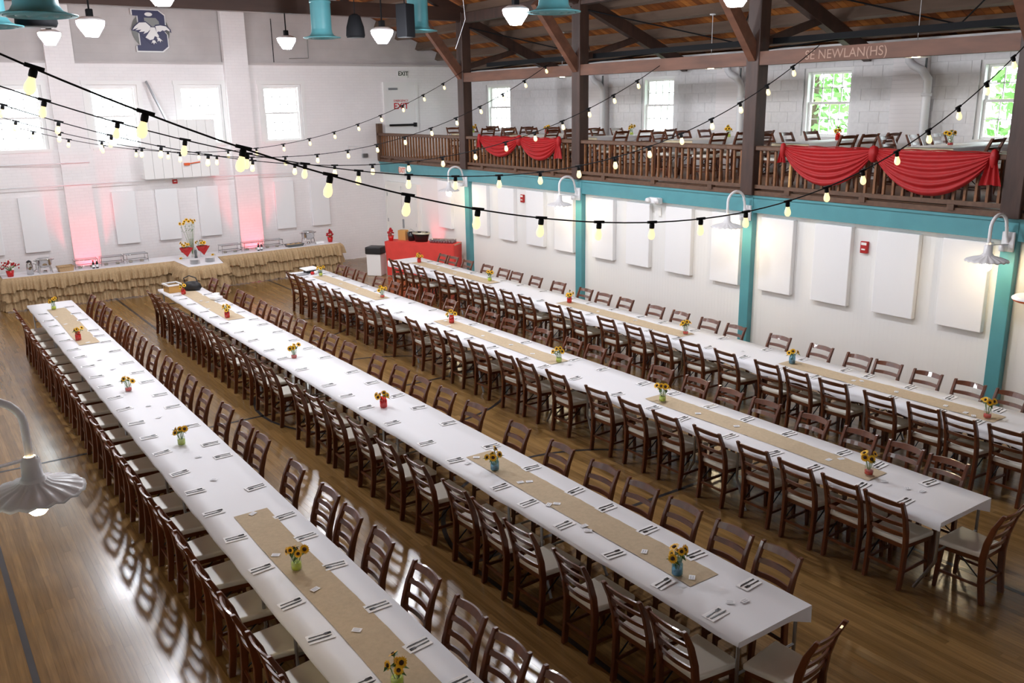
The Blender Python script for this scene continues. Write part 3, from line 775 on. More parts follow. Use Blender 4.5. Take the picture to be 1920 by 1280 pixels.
for (t, sd), (xt, ys) in ROWS.items():
    side = 'post side' if sd == 'R' else 'open side'; flip = PI if sd == 'R' else 0
    for i, y in enumerate(ys):
        x = TX[t][1]-.14 if sd == 'R' else TX[t][0]+.13
        yy = y+random.uniform(-.06, .06); rz = flip+random.uniform(-.12, .12); z = TZ+.0055
        if x+.1 > (TX[t][0]+TX[t][1])/2-.14 or True: z = TZ+.007
        suf = ', %s from buffet end, %s of %s' % (ORD[i], side, TN[t])
        o = link('napkin', nap_me, None, (x, yy, z)); o.rotation_euler = (0, 0, rz); tag(o, 'folded white paper napkin'+suf, 'napkin', 'napkins on the long tables')
        d = random.uniform(-.09, .09)
        for me, nm, dy in ((fork_me, 'fork', .018), (knife_me, 'knife', -.02)):
            c, s = math.cos(rz), math.sin(rz); dx = random.uniform(-.01, .012); dd = dy if sd == 'L' else dy
            o = link(nm, me, None, (x+dx*c-dd*s, yy+dx*s+dd*c, z+.0042)); o.rotation_euler = (0, 0, rz+(d if nm == 'fork' else random.uniform(-.05, .05)))
            tag(o, 'black plastic %s%s' % (nm, suf), nm, 'black plastic %s on napkins' % ('forks' if nm == 'fork' else 'knives'))
# small cards
CARDS = [(4.43, 7.21), (4.58, 7.28), (4.58, 6.49), (4.66, 6.45), (4.5, 5.93), (4.57, 5.9), (4.49, 5.41), (4.46, 5.32), (4.59, 4.76), (2.2, 5.14), (4.6, 4.24), (4.57, 3.83), (4.67, 3.78), (7.41, 5.04), (7.53, 4.98), (7.38, 4.4),
 (7.41, 4.18), (7.46, 4.06), (2.24, 9.09), (2.19, 8.39), (2.24, 7.4), (2.13, 6.53), (2.18, 5.83), (2.1, 17.4), (2.15, 16.67), (2.22, 15.05), (2.17, 13.84), (2.22, 13.2), (2.23, 11.18), (2.22, 10.65), (7.39, 11.45), (7.43, 10.72),
 (7.39, 10.11), (7.48, 9.35), (7.3, 12.35), (7.45, 12.71), (7.39, 6.82), (7.42, 6.26), (9.91, 6.47), (9.98, 6.4), (9.92, 5.87), (9.9, 5.22), (9.85, 4.95), (9.82, 4.84), (9.91, 8.32), (4.6, 17.1), (4.66, 16.9), (4.5, 16.3), (7.42, 16.9), (7.46, 16.2), (9.95, 17.2), (9.9, 16.4), (9.92, 11.6), (9.98, 10.7)]
card_me = MB().span((-.034, -.024, 0), (.034, .024, .0015)).mesh('table_card', 'card_paper'); line_me = [MB().span((-.024, y-.003, .0015), (.02, y+.003, .0018)).mesh('printed_line', 'card_print') for y in (-.009, .009)]
CN = {1: [], 2: [], 3: [], 4: []}
for x, y in CARDS: CN[min(4, 1+sum(x > q for q in (3.3, 6, 8.6)))].append((y, x))
for t, L in CN.items():
    for i, (y, x) in enumerate(sorted(L, reverse=True)):
        o = link('table_card', card_me, None, (x, y, TZ+.0125)); o.rotation_euler = (0, 0, random.uniform(-.9, .9))
        tag(o, 'small printed card, %s from buffet end on %s' % (ORD[i], TN[t]), 'card', 'small cards on the long tables')
        for l in line_me: link('printed_line', l, o)

# ------------------------------------------------------------------ jars and sunflowers
def jar_mesh(gm):
    return MB().lathe([(.0, .003), (.038, .003), (.044, .012), (.044, .092), (.036, .106), (.036, .128), (.039, .13), (.039, .134), (.033, .134), (.033, .106), (.04, .092), (.04, .012), (.0, .008)], (0, 0, 0), 16).mesh('jar', gm, smooth_all=True)
jars = {'red': jar_mesh('jar_red'), 'green': jar_mesh('jar_clear'), 'blue': jar_mesh('jar_blue')}
waters = {k_: MB().lathe([(.0, .01), (.039, .01), (.0395, h), (0, h)], (0, 0, 0), 14).mesh('tinted_water', 'water_'+k_) for k_, h in (('red', .085), ('green', .06), ('blue', .05))}
waters['halfred'] = MB().lathe([(.0, .01), (.039, .01), (.0395, .045), (0, .045)], (0, 0, 0), 14).mesh('tinted_water', 'water_red')
def sunflower_meshes(R):
    pt = MB()
    for k_ in range(15):
        a = 2*PI*k_/15; c, s = math.cos(a), math.sin(a); w = R*.17
        P = [(R*.3, -w*.5, 0), (R*.7, -w, R*.12), (R, 0, R*.05), (R*.7, w, R*.12), (R*.3, w*.5, 0)]
        P = [(x*c-y*s, x*s+y*c, z+(.002 if k_ % 2 else 0)) for x, y, z in P]; pt.add(P, [(0, 1, 2, 3, 4)])
    petals = pt.mesh('petals', 'petal_yellow', fixn=False)
    ctr = MB().lathe([(0, .012), (R*.22, .012), (R*.38, .006), (R*.4, -.002), (0, -.006)], (0, 0, 0), 12).mesh('seed_head', 'seed_brown', smooth_all=True)
    sep = MB().lathe([(R*.42, -.003), (R*.2, -.014), (0.0, -.018)], (0, 0, 0), 8).mesh('sepals', 'leaf_green')
    return petals, ctr, sep
SF = sunflower_meshes(.04)
leaf_me = MB().add([(0, 0, 0), (.018, .022, .004), (0, .06, -.008), (-.018, .022, .004)], [(0, 1, 2, 3)]).mesh('leaf', 'leaf_green', fixn=False)
def sunflower(base, tip, dirv, label, group, scale=1.0):
    base = Vector(base); tip = Vector(tip)
    t = thing('sunflower', label, 'flower', base, 0, group)
    d = tip-base
    MB().tube([(0, 0, 0), d*.5+Vector((0, 0, .01)), d-Vector(dirv).normalized()*.012], .0035, 5).build('stem', 'stem_green', t)
    q = Vector(dirv).to_track_quat('Z', 'Y').to_euler()
    h = link('petals', SF[0], t, d); h.rotation_euler = q; h.scale = (scale,)*3
    link('seed_head', SF[1], h); link('sepals', SF[2], h)
    for k_ in range(2):
        l = link('leaf', leaf_me, t, d*(.75+.12*k_)); l.rotation_euler = (random.uniform(-.5, .3), 0, random.uniform(0, 6.28))
def bouquet(x, y, z, n, where, group, h=.2, spread=.075, scale=1.0):
    for k_ in range(n):
        a = 2*PI*(k_+random.random()*.6)/n; r = spread*random.uniform(.5, 1.15) if k_ else .015
        tip = (x+r*math.cos(a), y+r*math.sin(a), z+h+random.uniform(-.035, .035)-r*.35)
        dv = (math.cos(a)*.8-.35+random.uniform(-.3, .3), math.sin(a)*.8-.45+random.uniform(-.3, .3), random.uniform(.25, .9))
        sunflower((x+.012*math.cos(a), y+.012*math.sin(a), z+.05), tip, dv, 'yellow sunflower in '+where, group, scale*random.uniform(.85, 1.15))
VAS = {1: [(2.18, 18.1, 'green'), (2.13, 15.32, 'red'), (2.17, 11.99, 'halfred'), (2.2, 9.58, 'green'), (2.18, 6.2, 'green'), (2.14, 4.42, 'green')],
       2: [(4.51, 17.97, 'red'), (4.55, 15.35, 'red'), (4.51, 12.13, 'halfred'), (4.55, 9.33, 'red'), (4.55, 6.89, 'blue'), (4.54, 4.34, 'blue')],
       3: [(7.47, 18.05, 'green'), (7.48, 15.12, 'halfred'), (7.45, 12.5, 'red'), (7.43, 9.53, 'green'), (7.37, 7.39, 'green'), (7.4, 4.58, 'halfred')],
       4: [(9.96, 18.1, 'red'), (10.0, 15.17, 'green'), (9.97, 12.47, 'red'), (9.96, 9.52, 'halfred'), (9.93, 7.46, 'blue'), (9.87, 4.71, 'halfred')]}
JN = {'red': 'red glass jar', 'green': 'clear jar of yellow-green water', 'blue': 'blue glass jar', 'halfred': 'clear jar of red water'}
def vase(x, y, z, c, where):
    v = thing('flower_jar', JN[c]+', '+where, 'jar', (x, y, z), random.random(), 'sunflower jars')
    link('jar', jars['red' if c == 'red' else 'blue' if c == 'blue' else 'green'], v); link('tinted_water', waters[c], v)
    return v
for t, L in VAS.items():
    for i, (x, y, c) in enumerate(L):
        on = any(b-.02 < y < a+.02 for a, b in RUN[t]); z = TZ+(.0125 if on else .0045)
        w = '%s from buffet end on %s' % (ORD[i], TN[t])
        vase(x, y, z, c, w)
        bouquet(x, y, z, random.choice((5, 6, 6)), 'jar '+w, 'sunflowers in table jars')

# ------------------------------------------------------------------ things at the table ends
def end_things():
    t = thing('storage_bin', 'white bin of dark items at the buffet end of third table from teal posts', 'bin', (4.42, 18.42, TZ+.006), .1)
    m = MB()
    for a, b in (((-.13, -.16, 0), (.13, -.15, .15)), ((-.13, .15, 0), (.13, .16, .15)), ((-.13, -.15, 0), (-.12, .15, .15)), ((.12, -.15, 0), (.13, .15, .15)), ((-.13, -.15, 0), (.13, .15, .01))): m.span(a, b)
    m.build('bin_walls', 'brown_card', t); MB().span((-.15, -.18, .14), (-.12, .18, .17)).span((.12, -.18, .14), (.15, .18, .17)).span((-.12, -.18, .14), (.12, -.15, .17)).span((-.12, .15, .14), (.12, .18, .17)).build('rim', 'white_paint', t)
    MB().box((0, 0, .1), (.2, .26, .05), .3).build('dark_contents', 'black_soft', t)
    t = thing('handbag', 'black leather handbag at the buffet end of third table from teal posts', 'bag', (4.78, 18.3, TZ+.014), -.5)
    MB().lathe([(0, 0), (.15, 0), (.19, .05), (.17, .12), (.1, .17), (0, .18)], (0, 0, 0), 16, Matrix.Diagonal((1, .62, 1))).build('body', 'black_soft', t, smooth_all=True)
    MB().tube([(-.13, 0, .13), (-.16, .02, .24), (-.05, .03, .29), (.08, .02, .24), (.12, 0, .13)], .012, 8).build('strap', 'black_soft', t)
    t = thing('paper_bundle', 'crumpled white paper bundle beside the burlap runner on third table from teal posts', 'paper', (4.88, 17.05, TZ+.014), .3)
    MB().box((0, 0, .03), (.2, .16, .06), .2).build('sheet', 'napkin_paper', t, bevel=.02, seg=2); MB().box((.05, .08, .05), (.16, .12, .1), .7).build('sheet', 'napkin_paper', t, bevel=.02, seg=2)
    t = thing('tray_box', 'open white box lid standing at the buffet end of second table from teal posts', 'box', (7.45, 18.62, TZ+.006), .2)
    MB().box((0, 0, .09), (.36, .26, .012), M=Matrix.Rotation(.12, 3, 'X')).build('lid', 'white_paint', t); MB().span((-.1, -.1, 0), (.1, .1, .085)).build('support', 'black_soft', t)
    o = MB().span((-.16, -.11, 0), (.16, .11, .02)).build('laptop', 'laptop_grey', None, bevel=.005); o.location = (7.16, 18.45, TZ+.006); tag(o, 'closed grey laptop at the buffet end of second table from teal posts', 'laptop')
    for i, (dx, c, w) in enumerate((((0, 0), 'red_ceramic', 'red'), ((.09, .03), 'white_enamel', 'white'), ((.17, -.03), 'black_soft', 'black'))):
        o = MB().lathe([(0, 0), (.035, 0), (.045, .03), (.03, .06), (0, .065)], (0, 0, 0), 10).build('trinket', c); o.location = (7.4+dx[0], 18.35+dx[1], TZ+.006); tag(o, 'small %s trinket beside the white box at the end of second table from teal posts' % w, 'trinket')
end_things()

# ------------------------------------------------------------------ buffet
BZ = .76
def buffet():
    t = thing('buffet_table', 'long T-shaped buffet table with a tiered tan ruffled burlap skirt', 'table', (5.8, 22.3, 0))
    o = lambda x, y: (x-5.8, y-22.3)
    outline = [o(1.77, 22.3), o(5.45, 22.22), o(5.47, 21.08), o(6.3, 21.12), o(6.48, 22.18), o(9.83, 22.25), o(9.83, 23.0), o(1.77, 23.05)]
    MB().prism(outline, (0, 0, BZ-.03), (1, 0, 0), (0, 1, 0), (0, 0, .03)).build('tabletop', 'cloth_white', t)
    path = [o(1.77, 23.05)]+outline[:6]+[o(9.83, 23.0)]
    # sample path
    S = []
    for a, b in zip(path, path[1:]):
        L = math.hypot(b[0]-a[0], b[1]-a[1]); n = max(2, int(L/.012)); tx, ty = (b[0]-a[0])/L, (b[1]-a[1])/L
        for k_ in range(n): S.append((a[0]+(b[0]-a[0])*k_/n, a[1]+(b[1]-a[1])*k_/n, ty, -tx))
    S.append((*path[-1], S[-1][2], S[-1][3]))
    # smooth normals round corners
    N = len(S)
    for tier, (zt, zb, off) in enumerate(((BZ-.002, .48, .09), (.54, .25, .045), (.31, .02, .0))):
        rnd = random.Random(tier*5+3); ph = [rnd.random()*6.28 for _ in range(6)]
        m = MB(); V = []
        edge = []; e = 0; widths = []
        for i in range(N):
            s = i*.012
            if i == 0 or s > e: e = s+rnd.uniform(.1, .26); cur = rnd.uniform(-.045, .03)
            edge.append(cur)
        NV = 6
        for i in range(N):
            s = i*.012; wave = .7*math.sin(s*47+ph[0]+2*math.sin(s*2.3))+.6*math.sin(s*83+ph[1]+2*math.sin(s*5))+.35*math.sin(s*19+ph[2])
            nx = sum(S[min(max(i+q, 0), N-1)][2] for q in range(-7, 8))/15; ny = sum(S[min(max(i+q, 0), N-1)][3] for q in range(-7, 8))/15
            for j in range(NV+1):
                v = j/NV; d = (off*min(1, v*4)+.012)+(.006+.05*v)*wave*.8+.06*v
                V.append((S[i][0]+nx*d, S[i][1]+ny*d, zt+(zb+edge[i]*v-zt)*v if tier < 2 else zt+(zb+max(-.015, edge[i])*.5-zt)*v))
        F = [(i*(NV+1)+j, (i+1)*(NV+1)+j, (i+1)*(NV+1)+j+1, i*(NV+1)+j+1) for i in range(N-1) for j in range(NV)]
        m.add(V, F, True); m.build('ruffle_tier', 'skirt_burlap', t, fixn=False)
    for x in (2.2, 4.0, 5.2, 6.7, 8.2, 9.5): MB().tube([o(x, 22.7)+(0,), o(x, 22.7)+(BZ-.03,)], .02, 6).build('leg', 'steel', t)
buffet()
def on_buffet(name, label, cat, x, y, rz=0, group=None): return thing(name, label, cat, (x, y, BZ), rz, group)
def rack(x, y, rz, label):
    t = on_buffet('chafing_rack', label, 'chafing rack', x, y, rz, 'wire chafing racks')
    W, D, Hh = .5, .3, .2
    for a in (-1, 1):
        for b in (-1, 1): MB().tube([(a*W/2, b*D/2, 0), (a*W/2*.96, b*D/2*.96, Hh)], .007, 6).build('leg', 'chrome', t)
    m = MB()
    for z in (Hh, .06): m.tube([(-W/2, -D/2, z), (W/2, -D/2, z), (W/2, D/2, z), (-W/2, D/2, z), (-W/2, -D/2, z)], .009, 6)
    m.build('wire_frame', 'chrome', t)
    for a in (-.13, .13): MB().lathe([(0, 0), (.045, 0), (.045, .05), (.03, .055), (0, .055)], (a, 0, 0), 12).build('fuel_can', 'aluminium', t)
    m = MB(); m.grid(8, 2, lambda u, v: ((u-.5)*W*.96, (v-.5)*D*.96, Hh+.006)); m.build('pan', 'steel', t)
for i, (x, y) in enumerate(((3.54, 22.64), (4.12, 22.7), (4.68, 22.72), (6.95, 22.62), (7.55, 22.7), (8.1, 22.72))):
    rack(x, y, random.uniform(-.05, .05), ['wire chafing rack beside the bread basket', 'wire chafing rack in the middle of three left of the centrepiece flowers'.replace('left of', 'on the pitcher side of'),
         'wire chafing rack closest to the centrepiece flowers on the pitcher side', 'wire chafing rack closest to the plate stacks', 'wire chafing rack between two others on the bar side', 'wire chafing rack beside the foil tray'][i])
def buffet_things():
    t = on_buffet('flower_pot', 'red pot of white and red flowers at the end of the buffet', 'flower pot', 1.95, 22.5)
    MB().lathe([(0, 0), (.06, 0), (.085, .14), (.075, .14), (0, .12)], (0, 0, 0), 14).build('pot', 'red_ceramic', t)
    fl = MB(); rf = MB(); gr = MB()
    for k_ in range(60):
        a, b = random.uniform(0, 6.28), random.uniform(0, 1); r = .15*math.sqrt(b); z = .2+.14*(1-b)+random.uniform(-.03, .03)
        (fl if k_ % 3 else rf).lathe([(0, .03), (.026, .012), (.022, -.01), (0, -.015)], (r*math.cos(a), r*math.sin(a), z), 6)
    for k_ in range(14):
        a = 2*PI*k_/14; rf.lathe([(0, .03), (.018, .01), (0, -.015)], (.2*math.cos(a), .14*math.sin(a), .26+random.uniform(-.08, .1)), 6)
        gr.tube([(0, 0, .12), (.12*math.cos(a), .1*math.sin(a), .24)], .006, 4)
    fl.build('white_blooms', 'white_flower', t); rf.build('red_blooms', 'red_flower', t); gr.build('stems', 'stem_green', t)
    t = on_buffet('pitcher', 'polished metal pitcher beside the red flower pot on the buffet', 'pitcher', 2.35, 22.5)
    MB().lathe([(0, 0), (.07, 0), (.072, .2), (.06, .25), (.066, .28), (.055, .28), (.05, .25), (0, .2)], (0, 0, 0), 14).build('body', 'chrome', t)
    MB().tube([(.066, 0, .24), (.13, 0, .22), (.13, 0, .1), (.07, 0, .06)], .01, 6).build('handle', 'chrome', t); MB().lathe([(0, .33), (.04, .31), (.062, .28)], (0, 0, 0), 12).build('lid', 'black_soft', t)
    def pot(x, y, label, s=1.0):
        t = on_buffet('soup_warmer', label, 'soup warmer', x, y)
        MB().lathe([(0, .14*s), (.12*s, .14*s), (.17*s, .2*s), (.17*s, .32*s), (.19*s, .325*s), (.15*s, .35*s), (0, .31*s)], (0, 0, 0), 18).build('bowl', 'chrome', t)
        for k_ in range(4):
            a = PI/4+k_*PI/2; MB().tube([(.2*s*math.cos(a), .2*s*math.sin(a), 0), (.15*s*math.cos(a), .15*s*math.sin(a), .22*s)], .012*s, 6).build('leg', 'chrome', t)
        MB().lathe([(0, 0), (.05*s, 0), (.05*s, .06*s), (0, .06*s)], (0, 0, 0), 12).build('burner', 'chrome', t)
        for q in (-1, 1): MB().tube([(q*.17*s, -.03, .29*s), (q*.22*s, -.03, .31*s), (q*.22*s, .03, .31*s), (q*.17*s, .03, .29*s)], .008, 6).build('handle', 'chrome', t)
    pot(2.66, 22.55, 'polished round soup warmer between the pitcher and the bread basket', .95); pot(9.08, 22.62, 'polished round soup warmer between the foil tray and the red flower pot')
    t = on_buffet('bread_basket', 'tan wicker basket on the buffet', 'basket', 3.07, 22.45, .1)
    m = MB(); P = [(-.17, -.11), (.17, -.11), (.17, .11), (-.17, .11)]
    V = [(x*.85, y*.85, 0) for x, y in P]+[(x, y, .12) for x, y in P]+[(x*.92, y*.9, .12) for x, y in P]+[(x*.8, y*.8, .012) for x, y in P]
    F = [(3, 2, 1, 0), (12, 13, 14, 15)]+[(q+4*l, (q+1) % 4+4*l, (q+1) % 4+4*(l+1), q+4*(l+1)) for l in range(3) for q in range(4)]
    m.add(V, F).build('woven_body', 'wicker', t); MB().tube([(-.17, -.11, .12), (.17, -.11, .12), (.17, .11, .12), (-.17, .11, .12), (-.17, -.11, .12)], .012, 6).build('rim', 'wicker', t)
    for i, (x, y, w) in enumerate(((3.66, 22.4, 'beside the basket-side rack'), (3.74, 22.4, 'next to its twin near the basket-side rack'), (7.62, 22.4, 'in front of the bar-side racks'), (7.7, 22.41, 'next to its twin before the bar-side racks'))):
        t = on_buffet('sauce_bottle', 'dark sauce bottle with a pale label '+w, 'bottle', x, y, 0, 'sauce bottles on the buffet')
        MB().lathe([(0, 0), (.03, 0), (.03, .11), (.014, .15), (.014, .17), (0, .17)], (0, 0, 0), 12).build('bottle_body', 'black_plastic', t); MB().lathe([(.0305, .03), (.0305, .09)], (0, 0, 0), 12).build('paper_label', 'card_paper', t)
        MB().lathe([(.016, .165), (.016, .19), (0, .192)], (0, 0, 0), 10).build('cap', 'white_enamel' if i % 2 else 'red_ceramic', t)
    for i, (x, y) in enumerate(((5.72, 21.42), (6.1, 21.5))):
        t = on_buffet('plate_stack', ['', ''][i] or 'x', 'plate', x, y)
        COL.objects.unlink(t); bpy.data.objects.remove(t)
        pl = MB().lathe([(0, .0), (.07, .0), (.115, .008), (.115, .0105), (.07, .003), (0, .003)], (0, 0, 0), 20).mesh('dinner_plate', 'white_enamel', smooth_all=True)
        for k_ in range(13):
            o = link('dinner_plate', pl, None, (x, y, BZ+.0005+k_*.0085)); tag(o, 'round white plate in the buffet stack %s' % ('closer to the pitcher end' if i == 0 else 'closer to the bar end'), 'plate', 'plates in buffet stack %s' % ('one' if i == 0 else 'two'))
    # centrepiece
    t = on_buffet('centrepiece_vase', 'tall clear vase of sunflower stems in the buffet centrepiece', 'vase', 5.98, 22.5)
    MB().lathe([(0, .004), (.05, .004), (.055, .2), (.05, .42), (.06, .46), (.056, .46), (.046, .42), (.05, .2), (0, .01)], (0, 0, 0), 14).build('glass_vase', 'jar_clear', t)
    for k_ in range(9):
        a = 2*PI*k_/9+.3; r = random.uniform(.1, .27) if k_ else .03
        sunflower((5.98, 22.5, BZ+.06), (5.98+r*math.cos(a), 22.5+r*math.sin(a)*.6, BZ+.88+random.uniform(-.1, .1)), (math.cos(a), -.8, random.uniform(.1, .8)), 'long-stemmed sunflower rising from the tall centrepiece vase', 'tall centrepiece sunflowers', 1.15)
    for i, (x, y) in enumerate(((5.78, 22.38), (6.2, 22.42))):
        t = on_buffet('bandana_pot', 'small pot wrapped in a red pointed bandana, %s side of the centrepiece' % ('pitcher' if i == 0 else 'bar'), 'flower pot', x, y)
        MB().lathe([(0, 0), (.06, 0), (.085, .18), (.075, .18), (0, .16)], (0, 0, 0), 14).build('pot', 'white_enamel', t)
        MB().add([(-.17, -.1, .27), (.17, -.1, .27), (0, -.12, .05), (0, -.09, .27)], [(0, 2, 3), (3, 2, 1)]).lathe([(.1, .16), (.14, .27), (.13, .27), (.09, .16)], (0, 0, 0), 10).build('bandana', 'red_fabric', t, fixn=False)
        bouquet(x, y, BZ+.1, 8, 'the bandana pot on the %s side of the centrepiece' % ('pitcher' if i == 0 else 'bar'), 'sunflowers in bandana pots', .3, .13, 1.1)
    t = on_buffet('lantern', 'small dark metal lantern in front of the centrepiece', 'lantern', 6.0, 22.32)
    MB().lathe([(0, 0), (.04, 0), (.028, .06), (.036, .15), (.025, .2), (0, .2)], (0, 0, 0), 10).build('body', 'grey_pot', t); MB().tube([(-.025, 0, .19), (0, 0, .26), (.025, 0, .19)], .004, 5).build('handle', 'grey_pot', t)
    for i, (x, y) in enumerate(((5.62, 22.28), (6.42, 22.35))):
        sunflower((x+.1, y+.08, BZ+.008), (x, y, BZ+.03), (-.3, -.5, .8), 'cut sunflower lying on the buffet, %s side of the centrepiece' % ('pitcher' if i == 0 else 'bar'), 'cut sunflowers on the buffet')
    t = on_buffet('foil_tray', 'dark foil serving tray of food on the buffet', 'tray', 8.62, 22.48, .05)
    V = [(-.2, -.1, 0), (.2, -.1, 0), (.2, .1, 0), (-.2, .1, 0), (-.24, -.13, .07), (.24, -.13, .07), (.24, .13, .07), (-.24, .13, .07)]
    MB().add(V, [(3, 2, 1, 0)]+[(q, (q+1) % 4, 4+(q+1) % 4, 4+q) for q in range(4)]).build('foil', 'grey_pot', t)
    MB().grid(10, 6, lambda u, v: ((u-.5)*.44, (v-.5)*.23, .055+.025*math.sin(u*19)*math.sin(v*11))).build('food', 'wicker', t)
    o = MB().box((0, 0, .03), (.22, .14, .06)).build('napkin_bundle', 'napkin_paper', None, bevel=.02, seg=2); o.location = (9.35, 22.5, BZ); tag(o, 'crumpled white napkin bundle between soup warmer and red pot', 'napkin')
    t = on_buffet('flower_pot', 'red pot of red flowers at the bar end of the buffet', 'flower pot', 9.68, 22.55)
    red_pot(t)
def red_pot(t):
    MB().lathe([(0, 0), (.055, 0), (.08, .14), (.07, .14), (0, .12)], (0, 0, 0), 14).build('pot', 'red_ceramic', t)
    m = MB()
    for k_ in range(30):
        a, b = random.uniform(0, 6.28), random.random(); m.lathe([(0, .03), (.026, .01), (.02, -.012), (0, -.015)], (.1*b*math.cos(a), .1*b*math.sin(a), .17+.14*(1-b)+random.uniform(-.02, .03)), 6)
    m.build('red_blooms', 'red_flower', t); MB().tube([(0, 0, .1), (0, 0, .2)], .03, 6).build('stems', 'stem_green', t)
buffet_things()

# ------------------------------------------------------------------ bar
def bar():
    a = math.atan2(-1.73, 1.13)      # direction of the bar front
    t = thing('bar_table', 'angled bar table under a plain red cloth reaching the floor', 'table', (10.92, 19.82, 0), a)
    # local x along the front, +y to the back (away from hall)
    L, D, Hh = 2.0, .46, .92
    MB().span((-L/2, .02, Hh-.03), (L/2, D, Hh-.005)).build('tabletop', 'table_underside', t)
    for q in (-1, 1):
        for yy in (.08, D-.06): MB().tube([(q*(L/2-.1), yy, 0), (q*(L/2-.1), yy, Hh-.03)], .018, 6).build('leg', 'steel', t)
    P = [(-L/2, D), (-L/2, 0), (L/2, 0), (L/2, D)]; S = []
    for p, q in zip(P, P[1:]):
        n = 40 if p[1] == q[1] else 12
        for k_ in range(n): S.append((p[0]+(q[0]-p[0])*k_/n, p[1]+(q[1]-p[1])*k_/n))
    S.append(P[-1]); m = MB(); V = []
    for i, (x, y) in enumerate(S):
        for j in range(7):
            v = j/6; w = .018*math.sin(i*1.1)*v+.012*math.sin(i*.47)*v; inn = -.07*v if abs(x) < L/2-.001 else 0
            V.append((x*(1-.03*v)+w*.4, y-.01+w*(1 if y < .01 else .2)+(.05*v if y < .01 else 0), Hh+.002-(Hh-.02)*v))
    m.add(V, [(i*7+j, (i+1)*7+j, (i+1)*7+j+1, i*7+j+1) for i in range(len(S)-1) for j in range(6)], True)
    m.grid(10, 4, lambda u, v: (-L/2+L*u, D*v-.01*(1-v), Hh+.002)); m.build('red_cloth', 'red_cloth', t, fixn=False)
    R = Matrix.Rotation(a, 3, 'Z')
    def at(x, y): p = R @ Vector((x, y, 0)); return (10.92+p.x, 19.82+p.y, Hh+.003)
    red_pot(thing('flower_pot', 'red pot of red flowers on the red-clothed bar', 'flower pot', at(-.9, .16)))
    t2 = thing('party_tub', 'wide black oval tub with a pale lining on the bar', 'tub', at(-.05, .24), a)
    E = Matrix.Diagonal((1.25, .8, 1))
    MB().lathe([(0, 0), (.14, 0), (.185, .2), (.195, .24), (.18, .24), (.17, .2), (.13, .015), (0, .015)], (0, 0, 0), 22, E).build('tub_body', 'black_plastic', t2)
    MB().lathe([(.165, .19), (.182, .245), (.2, .235), (.202, .2)], (0, 0, 0), 22, E, .03, 6).build('liner', 'aluminium', t2)
    t3 = thing('bucket', 'round black bucket behind the oval tub on the bar', 'bucket', at(-.37, .32))
    MB().lathe([(0, 0), (.09, 0), (.12, .22), (.11, .22), (.08, .01), (0, .01)], (0, 0, 0), 18).build('bucket_body', 'black_plastic', t3); MB().tube([(-.115, 0, .21), (0, .04, .3), (.115, 0, .21)], .005, 5).build('handle', 'steel', t3)
    o = MB().box((0, 0, .13), (.22, .18, .26), a).build('drink_carton', 'brown_card', None, bevel=.006, seg=1); o.location = at(-.64, .36); tag(o, 'tan cardboard drink carton beside the bucket on the bar', 'carton')
    gm = MB().lathe([(0, .003), (.028, .003), (.034, .1), (.031, .1), (.025, .008), (0, .008)], (0, 0, 0), 10).mesh('drinking_glass', 'drink_glass', smooth_all=True); wm = MB().lathe([(0, .01), (.024, .01), (.029, .06), (0, .06)], (0, 0, 0), 8).mesh('dark_drink', 'drink')
    for i in range(9):
        for j in range(3):
            g = thing('drinking_glass', 'small clear drinking glass in the rows on the bar', 'glass', at(.3+i*.076, .08+j*.09), 0, 'drinking glasses on the bar'); link('glass_body', gm, g); link('dark_drink', wm, g)
    t4 = thing('trash_bin', 'white rectangular trash bin with a black liner beside the red bar', 'bin', (10.28, 21.02, 0), a+.1)
    MB().prism([(-.2, -.17), (.2, -.17), (.2, .17), (-.2, .17)], (0, 0, 0), (1, 0, 0), (0, 1, 0), (0, 0, .58)).build('bin_body', 'white_paint', t4, bevel=.02, seg=2)
    MB().span((-.225, -.195, .57), (.225, .195, .76)).build('liner', 'black_soft', t4, bevel=.03, seg=2)
bar()

# ------------------------------------------------------------------ hook lamps
def hook_lamp(loc, rz, label):
    """wall lamp: plate at loc, arm reaching 0.55 along local +x"""
    t = thing('gooseneck_lamp', label, 'wall lamp', loc, rz, 'white gooseneck lamps')
    MB().span((-.01, -.08, -.13), (.025, .08, .13)).build('wall_plate', 'white_enamel', t, bevel=.006, seg=1)
    pts = [(.02, 0, 0), (.07, 0, .08), (.09, 0, .2)]
    for k_ in range(13):
        q = PI-PI*k_/12; pts.append((.3+.2*math.cos(q), 0, .21+.17*math.sin(q)))
    pts += [(.5, 0, .1), (.5, 0, -.02)]
    MB().tube(pts, .022, 10).build('goose_neck', 'white_enamel', t)
    MB().beam((.02, 0, -.03), (.54, 0, .01), .03, .01).build('support_bar', 'white_enamel', t)
    MB().lathe([(.03, .02), (.05, 0), (.055, -.1), (.06, -.1), (.075, -.125)], (.5, 0, 0), 18).build('lamp_neck', 'white_enamel', t)
    m = MB(); n = 72; V = []
    for r, z in ((.07, -.12), (.1, -.14), (.18, -.16), (.245, -.185), (.262, -.2), (.255, -.2), (.18, -.168), (.07, -.135)):
        for k_ in range(n):
            q = 2*PI*k_/n; zz = z+(.007*math.sin(q*18) if r > .09 else 0)*(r/.24); V.append((.5+r*math.cos(q), r*math.sin(q), zz))
    m.add(V, [(i*n+k_, i*n+(k_+1) % n, (i+1)*n+(k_+1) % n, (i+1)*n+k_) for i in range(7) for k_ in range(n)], True); m.build('fluted_shade', 'white_enamel', t)
    MB().lathe([(0, -.33), (.035, -.325), (.062, -.292), (.068, -.255), (.055, -.205), (.035, -.15)], (.5, 0, 0), 16).build('globe_bulb', 'globe_warm', t)
    MB().lathe([(0, .03), (.05, .03), (.055, 0), (.05, -.05), (0, -.06)], (.12, 0, -.06), 14).build('junction_box', 'white_enamel', t)
